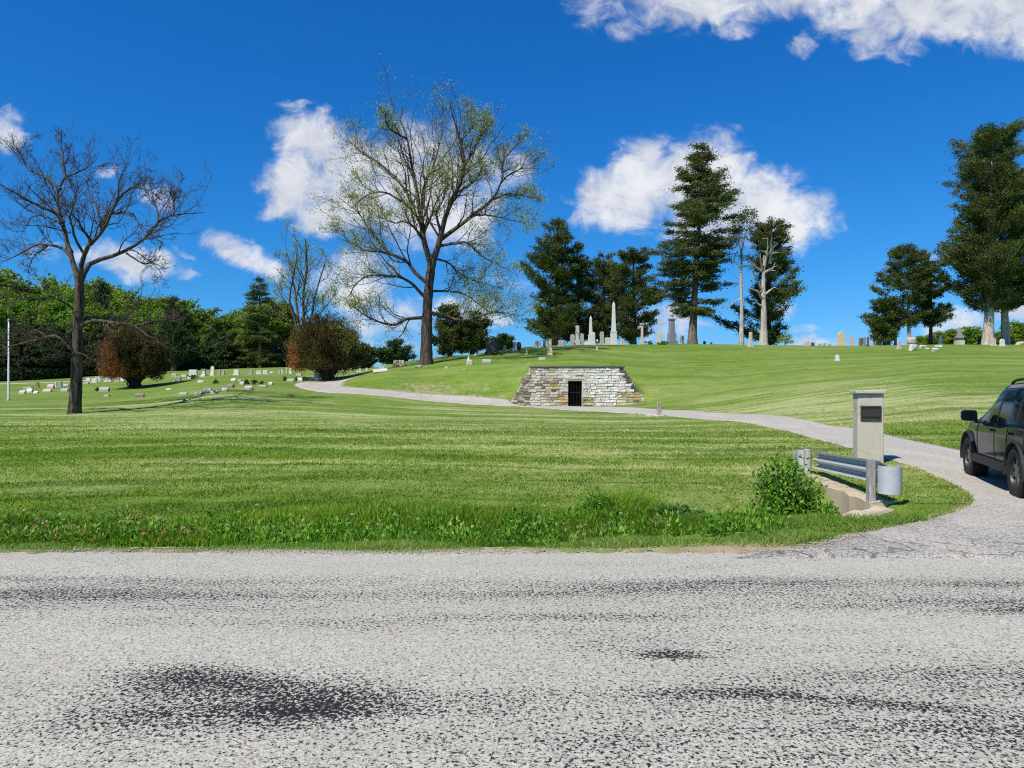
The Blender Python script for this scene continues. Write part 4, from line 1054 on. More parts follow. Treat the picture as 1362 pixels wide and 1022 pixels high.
conifer('cedar_tree', 'cedar with a small pointed top between the tall pointed cedar and the rounded cedars', 768, 322, Yc + 2, [(0, 1.5, 2), (.1, 3, 2.4), (.3, 3, 2.3), (.5, 2.4, 2.1), (.7, 1.7, 1.7), (.85, 1.2, 1.3), (1, .3, .4)], 23, .06, .36, clump=9, dens=1.4)
conifer('cedar_tree', 'blunt topped cedar directly behind the small white obelisk', 803, 335, Yc + 3, [(0, 1.5, 2), (.1, 2.8, 2.6), (.4, 2.8, 2.8), (.65, 2.4, 2.6), (.82, 1.9, 2), (.93, 1.2, 1.6), (1, .5, .7)], 24, .06, .38, clump=10, dens=1.5)
conifer('cedar_tree', 'broad round headed cedar behind the tall white obelisk', 842, 332, Yc, [(0, .8, 1), (.12, 2.2, 2.4), (.25, 3.0, 3.1), (.45, 3.4, 3.4), (.62, 3.4, 3.5), (.78, 3.0, 3.1), (.9, 2.2, 2.3), (.97, 1.2, 1.5), (1, .5, .7)], 25, .07, .40, clump=10, dens=1.5)
Yr = 82
conifer('big_conifer', 'huge dark conifer towering on a thick pale trunk with an orange foot', 1314, 170, Yr, [(0, .3, .3), (.15, 1.2, 1.5), (.2, 3.0, 3), (.28, 4.2, 4), (.36, 5.2, 4.4), (.44, 5.0, 4.4), (.52, 4.6, 4.4), (.58, 4.2, 4), (.66, 4.9, 4), (.74, 4.6, 3.8), (.82, 4.2, 3.6), (.9, 3.5, 3.4), (.96, 2.2, 2.6), (1, .8, 1.6)], 26, .17, .50, style='cedar', bark='barklight', clump=13, dens=1.7, lean=.6)
conifer('big_conifer', 'dark conifer on a slanting pale trunk touching the huge conifer', 1337, 182, Yr + 2, [(0, .3, .3), (.17, .8, 2), (.24, 2.6, 3.6), (.36, 3.4, 4.6), (.5, 3.4, 4.4), (.65, 3.2, 3.6), (.8, 2.8, 3), (.92, 2.0, 2.2), (1, .6, .8)], 27, .18, .40, lean=-1.2, style='cedar', bark='barklight', clump=12, dens=1.5)
Yg = 84
conifer('slim_cedar', 'medium cedar with a pale trunk above the broken marble rubble', 1210, 325, Yg, [(0, .2, .2), (.18, .6, .6), (.3, 1.6, 1.7), (.42, 2.4, 2.0), (.55, 3.2, 2.4), (.68, 3.0, 2.5), (.8, 2.5, 2.4), (.9, 1.5, 1.7), (1, .5, .5)], 28, .2, .20, lean=-.5, bark='barklight', clump=8, dens=1.3)
conifer('slim_cedar', 'cedar with a dark straight trunk beside the pale trunked cedar', 1238, 347, Yg + 2, [(0, .2, .2), (.22, .6, .8), (.36, 1.4, 2.4), (.46, 1.6, 2.2), (.6, 1.7, 1.6), (.75, 1.8, 1.9), (.9, 1.2, 1.5), (1, .4, .4)], 29, .24, .21, bark='bark', clump=8, dens=1.2)
conifer('low_cedar', 'low bushy dark cedar hugging the pale trunked cedar', 1176, 398, Yg + 1, [(0, 1.1, 1.1), (.2, 1.2, 1.4), (.45, 1.6, 1.7), (.7, 1.9, 1.7), (.9, 1.4, 1.3), (1, .6, .6)], 30, .04, .16, bark='bark', clump=9, dens=2.2)
conifer('ivy_cedar', 'bushy dark evergreen filling the space behind the two dead pale trunks', 1021, 292, 87, [(0, 2.6, 1.5), (.1, 5.0, 1.8), (.2, 5.0, 2.0), (.3, 4.4, 2.4), (.38, 2.0, 3.4), (.5, 1.7, 3.5), (.65, 2.0, 3.4), (.8, 2.2, 3.1), (.9, 1.8, 2.5), (.96, 1.3, 1.8), (1, .5, .8)], 31, .02, .4, bark='bark', clump=10, dens=1.6)
# cedars behind the tall leafing tree
conifer('back_cedar', 'dark cedar behind the trunk of the tallest broad tree', 598, 404, 70, [(0, 2.2, 2), (.2, 2.6, 2.2), (.5, 2.2, 2), (.75, 1.5, 1.3), (.92, .8, .7), (1, .3, .3)], 32, .05, .2, clump=9, dens=2.0)
conifer('back_cedar', 'dark cedar leaning over the big dark family stone', 628, 414, 70, [(0, 1.5, 1.4), (.2, 1.9, 1.8), (.5, 1.8, 1.9), (.8, 1.2, 1.2), (1, .3, .3)], 33, .08, .2, clump=9, dens=2.0)
conifer('round_evergreen', 'small rounded evergreen standing alone on the skyline beside the wide tan stone', 525, 452, 92, [(0, 1.6, 1.6), (.25, 2.1, 2.1), (.5, 2.1, 2.1), (.75, 1.6, 1.6), (.92, .9, .9), (1, .4, .4)], 34, .03, .15, leafmat='ever', clump=10, dens=2.5)
conifer('round_evergreen', 'dark evergreen just beyond the browning yew by the lane', 487, 458, 88, [(0, 1.3, 1.3), (.4, 1.6, 1.3), (.75, 1.1, 1.0), (1, .4, .4)], 35, .03, .15, leafmat='ever', clump=9, dens=2.5)
conifer('round_evergreen', 'small evergreen on the skyline behind the leaning pale stone', 671, 444, 84, [(0, .8, 1), (.4, 1.1, 1.2), (.75, .9, .9), (1, .3, .3)], 36, .03, .12, leafmat='ever', clump=8, dens=2.5)

def snag(name, label, px, pyt, Y, r, seed, limbs, crown=None):
    rng = np.random.default_rng(seed); X = (px - 681) / F * Y; zb = float(H(X, Y)); zt = EYE + (520 - pyt) / F * Y
    base = np.array([X, Y, zb])
    P = np.array([[X, Y, zb - .2], [X + .05, Y, zb + (zt - zb) * .3], [X - .02, Y, zb + (zt - zb) * .6], [X + .1, Y, zt]])
    tr = trunk_tube(P, r, r * .25, 20, .35, rng, 12)
    Lp = limbs_from(limbs, Y, rng, .8, 10)
    Rl = np.full((len(Lp), 1), r * .36) * np.linspace(1, .25, 10)[None]
    P2, R2 = children(rng, Lp, Rl, 4, .35, 6, (30, 60), .05, .25, .2, .55, .02)
    lv = None
    if crown:
        cs = []
        for cx, cy, rx, ry, nn in crown:
            c = pt(cx, cy, Y); q = rng.normal(size=(nn, 3)); q /= np.linalg.norm(q, axis=1, keepdims=True); q *= rng.random((nn, 1)) ** .4
            cs.append(c + q * np.array([rx / F * Y, rx / F * Y, ry / F * Y]))
        c = np.concatenate(cs); ci = np.repeat(np.arange(len(c)), 14); cc = c[ci] + rng.normal(0, .22, (len(ci), 3))
        V, f = cards(rng, cc, rng.normal(size=cc.shape) + [0, 0, .4], rng.uniform(.2, .36, len(cc)), rng.uniform(.07, .12, len(cc)))
        lv = (V, f, np.repeat(np.clip(rng.normal(.45, .2, len(cc)), 0, 1), 4))
    return tree_object(name, label, base, [tr], [(Lp, Rl, 7), (P2, R2, 4)], lv, woodname='limbs', barks=('barklight', 'barklight'), leafmat='cedar')
z4 = lambda pts: [(860 + x / 4.646, 260 + y / 4.646) for x, y in pts]
snag('dead_tree', 'thin pale dead trunk with one long bent limb and a thin green top', 986, 318, 82, .27, 41,
     [(z4([(585, 640), (545, 660), (500, 695), (440, 690)]), 0, -.3), (z4([(588, 360), (600, 300), (605, 250)]), 0, .2), (z4([(585, 380), (575, 300), (570, 250)]), 0, -.3), (z4([(588, 440), (640, 435), (660, 440)]), 0, .4), (z4([(585, 520), (550, 500), (540, 500)]), 0, .6), (z4([(586, 445), (560, 440), (550, 445)]), 0, -.6), (z4([(586, 560), (620, 555)]), 0, -.6), (z4([(586, 600), (556, 590)]), 0, .6)],
     crown=[(985, 300, 16, 16, 60), (993, 285, 14, 8, 35), (975, 318, 12, 12, 26), (1000, 305, 8, 12, 20), (978, 345, 10, 8, 12)])
snag('dead_tree', 'thick pale dead tree with antler like broken limbs', 1015.5, 340, 82, .46, 42,
     [(z4([(715, 600), (690, 540), (660, 480), (640, 440)]), 0, -.5), (z4([(718, 690), (690, 670), (665, 640)]), 0, -.5), (z4([(708, 470), (660, 430), (615, 380)]), 0, -.4), (z4([(715, 640), (680, 590), (630, 575)]), 0, -.7), (z4([(725, 620), (775, 580), (800, 570)]), 0, -.4), (z4([(725, 450), (745, 360), (750, 260)]), 0, -.4), (z4([(760, 420), (770, 330), (772, 255)]), 0, -.5), (z4([(730, 480), (780, 450), (795, 415)]), 0, -.6), (z4([(715, 460), (700, 390), (685, 360)]), 0, -.6)])

def blob_crown(rng, nl, R3, per, card, cardw, lump=.3, inner=.25):
    """leaf cards in lumps over an ellipsoid, centred on 0"""
    q = rng.normal(size=(nl, 3)); q /= np.linalg.norm(q, axis=1, keepdims=True); q *= (inner + (1 - inner) * rng.random((nl, 1)) ** .5)
    q[:, 2] = np.where(q[:, 2] < -.7, -q[:, 2], q[:, 2])
    c = q * np.asarray(R3) * .86; ls = rng.uniform(.6, 1.3, nl)
    ci = np.repeat(np.arange(nl), per)
    g = rng.normal(size=(len(ci), 3)); g /= np.linalg.norm(g, axis=1, keepdims=True); g *= rng.random((len(ci), 1)) ** .6
    cc = c[ci] + g * (lump * min(R3) * ls[ci])[:, None] * np.array([1.1, 1.1, .8])
    V, f = cards(rng, cc, rng.normal(size=cc.shape) + g * .6, rng.uniform(.7, 1.3, len(cc)) * card, rng.uniform(.7, 1.3, len(cc)) * cardw)
    t = np.repeat(np.clip(rng.normal(.5, .16, nl)[ci] + rng.normal(0, .14, len(ci)), 0, 1), 4)
    return V, f, t

def broad_proto(kind_, seed):
    rng = np.random.default_rng(seed)
    Hh = 12.0
    if kind_ == 'ever': R3 = (3.3, 3.3, 5.6); cz = 6.0; V, f, t = blob_crown(rng, 95, R3, 80, .5, .2, .26)
    elif kind_ == 'bright': R3 = (4.2, 4.2, 5.0); cz = 7.0; V, f, t = blob_crown(rng, 80, R3, 75, .48, .30, .26)
    else: R3 = (4.0, 4.0, 5.3); cz = 6.7; V, f, t = blob_crown(rng, 90, R3, 75, .46, .28, .25)
    V = V + np.array([0, 0, cz])
    if kind_ == 'ever': # narrow to the top
        V[:, 2] = (V[:, 2] - .6) * 1.05; w = np.interp(V[:, 2], [0, 3, 12], [1.15, 1.15, .3]); V[:, :2] *= w[:, None]
        q = rng.uniform(0, 6.28, 2200); rr_ = rng.uniform(1.2, 3.6, 2200); c2 = np.stack([rr_ * np.cos(q), rr_ * np.sin(q), rng.uniform(0, 2.4, 2200)], 1); V2, f2 = cards(rng, c2, rng.normal(size=c2.shape), rng.uniform(.3, .6, 2200), rng.uniform(.15, .25, 2200)); f = np.concatenate([f, f2 + len(V)]); V = np.concatenate([V, V2]); t = np.concatenate([t, np.repeat(rng.uniform(.1, .6, 2200), 4)])
    V[:, 2] = np.maximum(V[:, 2], .1)
    tp = resample([(0, 0, -.3), (rng.normal(0, .15), rng.normal(0, .15), 3.5), (rng.normal(0, .3), rng.normal(0, .3), 9)], 10)[None]
    tr = np.linspace(.26, .05, 10)[None]
    az = rng.uniform(0, 6.28, 9); Lp = []
    for k in range(9):
        h = 2.2 + k * .65; a = az[k]; Lp.append(resample([tp[0, min(9, int(h / 9 * 9))], (2.0 * math.cos(a), 2.0 * math.sin(a), h + 1.4), (3.2 * math.cos(a), 3.2 * math.sin(a), h + 3.0)], 6))
    Lp = np.array(Lp); Rl = np.full((9, 1), .09) * np.linspace(1, .3, 6)[None]
    return (tp, tr, 8), (Lp, Rl, 4), (V, f, t)

def build_woods():
    rng = np.random.default_rng(77)
    kinds = {'spring': ('broadleaf_tree', 'mid green broadleaf tree in spring leaf in the wood behind the graves', 'broadleaf trees of the wood', 'spring', 'barkgrey'),
             'bright': ('young_tree', 'yellow green young tree in the wood behind the graves', 'yellow green trees of the wood', 'bright', 'barkgrey'),
             'ever': ('evergreen_tree', 'evergreen tree, its dark colour partly understory shade, at the edge of the wood behind the graves', 'dark evergreens of the wood', 'ever', 'bark')}
    protos = {}
    for k in kinds:
        protos[k] = []
        for v in range(3):
            nm, lb, gr, lm, bk = kinds[k]
            a, b, c = broad_proto(k, 100 + 7 * v + len(k) * 31)
            protos[k].append((tree_object, nm, lb, gr, lm, bk, a, b, c, [None]))
    def place(k, px, pyt, Y, wide=1.0):
        pr = protos[k][rng.integers(3)]
        X = (px - 681) / F * Y; zb = float(H(X, Y)); Ht = EYE + (520 - pyt) / F * Y - zb
        s_ = Ht / 12.0
        if pr[9][0] is None:
            o = tree_object(pr[1], pr[2], (0, 0, 0), [pr[6]], [pr[7]], pr[8], pr[3], 'tree', woodname='limbs', barks=(pr[5], pr[5]), leafmat=pr[4]); pr[9][0] = o
            o.location = (X, Y, zb)
        else: o = dup(pr[9][0], (X, Y, zb))
        o.scale = (s_ * wide, s_ * wide, s_); o.rotation_euler = (0, 0, rng.uniform(0, 6.28))
    # skyline of the wood in the photograph: px -> py of tops
    sky = lambda px: np.interp(px, [-120, 0, 40, 100, 150, 200, 250, 300, 340, 380, 420], [340, 352, 368, 372, 372, 388, 398, 408, 395, 398, 430])
    for px, kd in zip(np.arange(-130, 400, 27), 'spring bright spring spring bright spring spring bright spring spring spring bright spring bright bright spring spring spring bright spring'.split()):
        place(kd, px + rng.uniform(-6, 6), sky(px) + rng.uniform(-5, 8), rng.uniform(124, 138), rng.uniform(.95, 1.2))
    for px, kd in zip(np.arange(-120, 380, 29), 'spring spring bright spring spring spring bright spring spring spring spring spring bright spring spring spring spring'.split()):
        place(kd, px + rng.uniform(-8, 8), sky(px) + 30 + rng.uniform(-8, 10), rng.uniform(106, 116), rng.uniform(1.0, 1.25))
    # front rows, leaf colour dark to carry the understory shade, branches to the ground
    for px in np.arange(-110, 470, 17):
        Yf = np.interp(px, [-110, 0, 150, 300, 380, 460], [80, 82, 92, 108, 112, 118])
        place('ever', px + rng.uniform(-6, 6), np.interp(px, [-110, 200, 380, 460], [432, 440, 450, 470]) + rng.uniform(-14, 14), Yf + rng.uniform(-2, 3), rng.uniform(1.2, 1.6))
    for px in np.arange(-100, 470, 23): place('ever', px + rng.uniform(-6, 6), np.interp(px, [-110, 200, 380, 460], [455, 458, 468, 478]) + rng.uniform(-10, 10), np.interp(px, [-110, 0, 150, 300, 380, 460], [86, 90, 100, 116, 120, 124]), rng.uniform(1.8, 2.3))
    place('ever', 136, 362, 118, .8); place('ever', 229, 394, 104, .9); place('ever', 243, 425, 100, 1.1)
    # far trees over the crest
    for px, py, Y in ((1225, 446, 130), (1246, 440, 124), (1268, 436, 128), (1290, 431, 122), (1312, 436, 126), (1336, 438, 120), (1352, 425, 124), (1378, 422, 126), (1405, 415, 122)):
        place('bright' if px % 2 else 'spring', px, py, Y, 1.5)
    return protos
build_woods()
conifer('edge_fir', 'tall dark fir at the wood edge overlapping the many stemmed tree', 346, 368, 106, [(0, 3, 3), (.2, 4.2, 3.6), (.45, 3.6, 3.0), (.65, 2.6, 2.3), (.8, 1.6, 1.5), (.92, 1.0, .9), (1, .3, .3)], 51, .06, .3, style='fir', leafmat='pine', clump=10, dens=1.2)
conifer('edge_fir', 'greyish dark fir of the wood edge behind the low limb of the bare tree', 231, 392, 96, [(0, 3, 3), (.3, 3.0, 3.0), (.6, 2.0, 2.2), (.85, 1.0, 1.1), (1, .3, .3)], 52, .06, .3, style='cedar', leafmat='ever', clump=10, dens=1.3)

def many_stem():
    rng = np.random.default_rng(61); Y0 = 88; X = (403 - 681) / F * Y0; zb = float(H(X, Y0)); base = (X, Y0, zb)
    st = [([(402, 496), (398, 450), (394, 400), (386, 350), (380, 335)], 0, .1), ([(404, 496), (404, 440), (403, 400), (408, 350), (406, 318)], 0, -.1), ([(406, 496), (411, 450), (418, 400), (428, 365), (434, 345)], 0, .15),
          ([(402, 470), (390, 420), (372, 390), (364, 372)], 0, .4), ([(408, 460), (424, 420), (440, 400), (448, 385)], 0, -.4), ([(398, 430), (386, 400), (392, 360), (396, 330)], .2, -.4)]
    P = limbs_from(st, Y0, rng, 1.2); P[:3, 0] = [X, Y0, zb - .2]
    Rd = np.array([.24, .26, .22, .12, .12, .14])[:, None] * np.linspace(1, .25, 14)[None]
    P2, R2 = children(rng, P, Rd, 10, .32, 7, (25, 55), .16, .2, .3, .5, .03); P3, R3 = children(rng, P2, R2, 7, .5, 5, (25, 60), .1, .25, .2, .6, .02)
    P4, R4 = children(rng, P3, R3, 3, .5, 4, (25, 60), .1, .25, .2, .6, .014)
    tips = np.concatenate([P3[:, -1], P3[:, 2], P4[:, -1]]); tips = tips[rng.random(len(tips)) < .6]; c = np.repeat(tips, 2, 0) + rng.normal(0, .25, (len(tips) * 2, 3))
    V, f = cards(rng, c, rng.normal(size=c.shape), rng.uniform(.14, .28, len(c)), rng.uniform(.08, .16, len(c)))
    tree_object('many_stemmed_tree', 'half leafed tree with several upright grey stems beyond the browning yew', base, [(P[:3], Rd[:3], 9)], [(P[3:], Rd[3:], 7), (P2, R2, 4), (P3, R3, 3), (P4, R4, 3)], (V, f, np.repeat(np.clip(rng.normal(.4, .2, len(c)), 0, 1), 4)), barks=('barkgrey', 'barkgrey'), leafmat='bud')
many_stem()

def yew(label, px, pyb, pyt, hw, Y, seed, green_side):
    rng = np.random.default_rng(seed); X = (px - 681) / F * Y; zb = float(H(X, Y)); zt = EYE + (520 - pyt) / F * Y; Ht = zt - zb; W = hw / F * Y
    nb = 420
    az = rng.uniform(0, 6.28, nb); el = np.arcsin(rng.uniform(.02, 1.0, nb))
    base = np.array([X, Y, zb]); d = np.stack([np.cos(az) * np.cos(el), np.sin(az) * np.cos(el), np.sin(el)], 1)
    lift = Ht * .30
    end = base + np.array([0, 0, lift]) + d * np.array([W, W, Ht - lift]) * rng.uniform(.78, 1.07, (nb, 1)) * (1 + .05 * np.sin(az * 4 + el * 5 + seed) + .05 * np.sin(az * 9 + el * 11))[:, None]
    low = end[:, 2] < zb + Ht * .42; end[low, 2] -= rng.uniform(0, .22, low.sum()) * Ht * .6
    t = np.linspace(0, 1, 6)[None, :, None]
    st = base + np.array([0, 0, .1]) + rng.normal(0, .18, (nb, 3)) * [1, 1, .2]
    mid = base + np.array([0, 0, lift * .7]) + d * np.array([W, W, Ht]) * .3
    P = (1 - t) ** 2 * st[:, None] + 2 * t * (1 - t) * mid[:, None] + t ** 2 * end[:, None]
    P += rng.normal(0, .04, P.shape)
    Rb = np.full((nb, 1), .035) * np.linspace(1, .3, 6)[None]
    per = 5; idx = np.repeat(np.arange(nb), per); tt = rng.uniform(.72, 1.0, len(idx)); k = np.clip(tt * 5, 0, 4.99); i = k.astype(int); fr = (k - i)[:, None]
    c = P[idx, i] * (1 - fr) + P[idx, i + 1] * fr + rng.normal(0, .10 * W / 2.2, (len(idx), 3))
    ci = np.repeat(np.arange(len(c)), 22); cc = c[ci] + rng.normal(0, .12 * W / 2.2, (len(ci), 3))
    V, f = cards(rng, cc, d[idx][ci] * .8 + [0, 0, .7] + rng.normal(0, .4, (len(ci), 3)), rng.uniform(.16, .30, len(ci)), rng.uniform(.04, .08, len(ci)))
    r = (cc - (base + [0, 0, lift])) / np.array([W, W, Ht - lift])
    blotch = smooth_noise(cc[:, 0] * 1.5, cc[:, 1] * 1.5 + cc[:, 2] * 1.9, seed)
    tn = .42 + .22 * blotch + rng.normal(0, .12, len(cc))
    tn = np.clip(tn, 0, .74)
    tn = np.where(green_side & (r[:, 0] > .45) & (r[:, 2] > .15), .70 + .1 * rng.random(len(cc)), tn)
    fox = (r[:, 0] < (-.55 if green_side else .18)) & (r[:, 2] < (.35 if green_side else .75)) & (blotch > -.25)
    tn = np.where(fox, .85 + .15 * rng.random(len(cc)), tn)
    V[:, 2] = np.maximum(V[:, 2], zb + .05)
    A = resample([base - [0, 0, .2], base + [0.03, 0, .3], base + [0, 0, lift * .8]], 6)[None]
    return tree_object('browning_yew', label, base, [(A, np.full((1, 6), .26) * np.linspace(1, .6, 6), 9)], [(P, Rb, 4)], (V, f, np.repeat(tn, 4)), None, 'bush', leafname='foliage', woodname='stems', barks=('bark', 'bark'), leafmat='yew')
p = at(183, 516); yew('round rust coloured yew with a bare foot, behind the lone bare tree', 179, 516, 433, 43, p.y, 71, False)
p = at(437, 506); yew('wide browning yew with a green shoulder where the lane bends', 435, 506, 420, 51, p.y, 72, True)
# ------------------------------------------------------------------ grass and weeds
def blades(rng, X, Y, z, h, w, bend=.35, hvar=.4):
    n = len(X); a = rng.uniform(0, 6.283, n); s = np.stack([np.cos(a), np.sin(a), np.zeros(n)], 1)
    b = rng.uniform(0, 6.283, n); L = h * (1 + rng.uniform(-hvar, hvar, n)); bd = bend * L * rng.uniform(.2, 1.2, n)
    o = np.stack([np.cos(b) * bd, np.sin(b) * bd, np.zeros(n)], 1)
    base = np.stack([X, Y, z], 1); w = np.broadcast_to(w, (n,))[:, None]
    up = np.array([0, 0, 1.0])
    mid = base + o * .3 + up * (L * .55)[:, None]; tip = base + o + up * (L * .96)[:, None]
    V = np.stack([base - s * w * .5, base + s * w * .5, mid + s * w * .38, mid - s * w * .38, tip], 1).reshape(-1, 3)
    k = np.arange(n)[:, None] * 5
    return V, [k + np.array([[0, 1, 2, 3]]), k + np.array([[3, 2, 4]])]
def gz(X, Y):
    return H(X, Y) + sstep(6.85, 7.25, Y) * .095 - .075 - .02 * (Y > 7.6)
def off_lane(X, Y, m=.05):
    keep = np.ones(len(X), bool)
    for k in np.nonzero(((X > 1.0) & (Y < 43)) | ((Y > 40) & (Y < 62) & (X > -18) & (X < 12)))[0]:
        d, _, _ = lane_d(X[k], Y[k]); keep[k] = d > m
    return keep
def build_grass():
    rng = np.random.default_rng(5)
    # unmown grass in the roadside ditch
    N = 165000; X = rng.uniform(-12.0, 3.95, N); v = rng.uniform(0, 1, N)
    top = 9.15 + .25 * smooth_noise(X * .9, X * 0, 51) + 1.0 * sstep(.2, 2.2, X) + .9 * sstep(2.4, 4.2, X); bot = 7.36 + .55 * sstep(.0, 1.0, X) + .35 * sstep(2.0, 4.0, X) + .07 * smooth_noise(X * 2.2, X, 52)
    Y = bot + (top - bot) * v
    patch = smooth_noise(X * 1.7, Y * 2.1, 53); p2 = smooth_noise(X * 5, Y * 5, 54)
    h = (.16 + .06 * patch + .035 * p2 + .06 * sstep(-.6, 1.6, X)) * (.35 + .65 * np.minimum(1, 4 * v * 1.2)) * (1 - .55 * sstep(.75, 1, v)) * (1 - .55 * sstep(2.8, 3.4, X))
    keep = (rng.random(N) < .72 + .28 * p2) & ~((X > 4.35) & (Y > 9.0)); X, Y, h, patch, v = X[keep], Y[keep], h[keep], patch[keep], v[keep]
    V, f = blades(rng, X, Y, gz(X, Y) - .01, np.maximum(h, .05), rng.uniform(.008, .018, len(X)), .45)
    t = np.clip(.38 + .16 * smooth_noise(X * 1.1, Y * 1.4, 55) + rng.normal(0, .16, len(X)) + .25 * sstep(.5, 1, v) * rng.random(len(X)), 0, .93)
    t = np.where(rng.random(len(X)) < .02, .98, t)
    kind(mk('tall_grass', V, f, M['tall'], tint=np.repeat(t, 5)), 'stuff', 'tall unmown grass filling the roadside ditch')
    # short rough grass on the verge
    N = 195000; X = rng.uniform(-12, 6.3, N); e = 7.08 + .10 * smooth_noise(X * 1.1, X * 0 + 1, 11)
    Y = e - .03 + rng.random(N) ** 1.2 * (.75 + .9 * sstep(0, 3, X))
    cl = smooth_noise(X * 3.2, Y * 4, 56); k = (rng.random(N) < (.40 + .65 * cl) * (.35 + .65 * sstep(0, .2, Y - e))) & off_lane(X, Y, .02); X, Y, cl = X[k], Y[k], cl[k]
    V, f = blades(rng, X, Y, gz(X, Y) - .008, np.clip(.040 + .045 * cl + .03 * (Y - 7), .015, .13), rng.uniform(.005, .011, len(X)), .8)
    t = np.clip(.45 + .15 * cl + rng.normal(0, .2, len(X)) + .35 * (Y < 7.25) * rng.random(len(X)), 0, 1)
    kind(mk('verge_grass', V, f, M['verge'], tint=np.repeat(t, 5)), 'stuff', 'short rough grass along the road edge')
    # mown turf where single blades can still be seen
    N = 390000; Y = np.where(rng.random(N) < .7, np.exp(rng.uniform(np.log(7.9), np.log(34), N)), np.sqrt(rng.uniform(8.3 ** 2, 26 ** 2, N))); X = rng.uniform(-1.12, .95, N) * Y
    k = (rng.random(N) > sstep(14, 33, Y) * .95) & ((Y > np.where(X < 5.2, ditch_c(X) + .75, 7.6)) | (X > 5.3) | ((X > 3.4) & (Y < 8.55 + .57 * (X - 3.95)))); k &= off_lane(X, Y, .0) & ~((wall_top(X) > -1) & (Y > VY - .3) & (Y < VY + .8)); X, Y = X[k], Y[k]
    V, f = blades(rng, X, Y, gz(X, Y) - .01, (.034 + .0006 * Y) * (1 + .4 * smooth_noise(X * 3, Y * 3, 57)), .010 + .0009 * Y, .8)
    kind(mk('mown_grass', V, f, M['lawnblade'], tint=np.repeat(rng.random(len(X)), 5)), 'stuff', 'short mown grass blades of the lawn')
def leafy(rng, centres, n, r, hgt, L, W, zpow=1.0):
    """low herb clumps: leaves on short stems"""
    m = len(centres); ci = np.repeat(np.arange(m), n); q = rng.normal(0, 1, (len(ci), 3))
    q[:, :2] *= (r[ci] if np.ndim(r) else r)[..., None] if np.ndim(r) else r
    hh = (hgt[ci] if np.ndim(hgt) else hgt)
    c = centres[ci] + np.stack([q[:, 0], q[:, 1], hh * rng.random(len(ci)) ** zpow], 1)
    d = np.stack([q[:, 0], q[:, 1], .08 + .25 * rng.random(len(ci))], 1) + rng.normal(0, .06, (len(ci), 3))
    return cards(rng, c, d, rng.uniform(.7, 1.3, len(ci)) * L, rng.uniform(.7, 1.3, len(ci)) * W, .18), ci
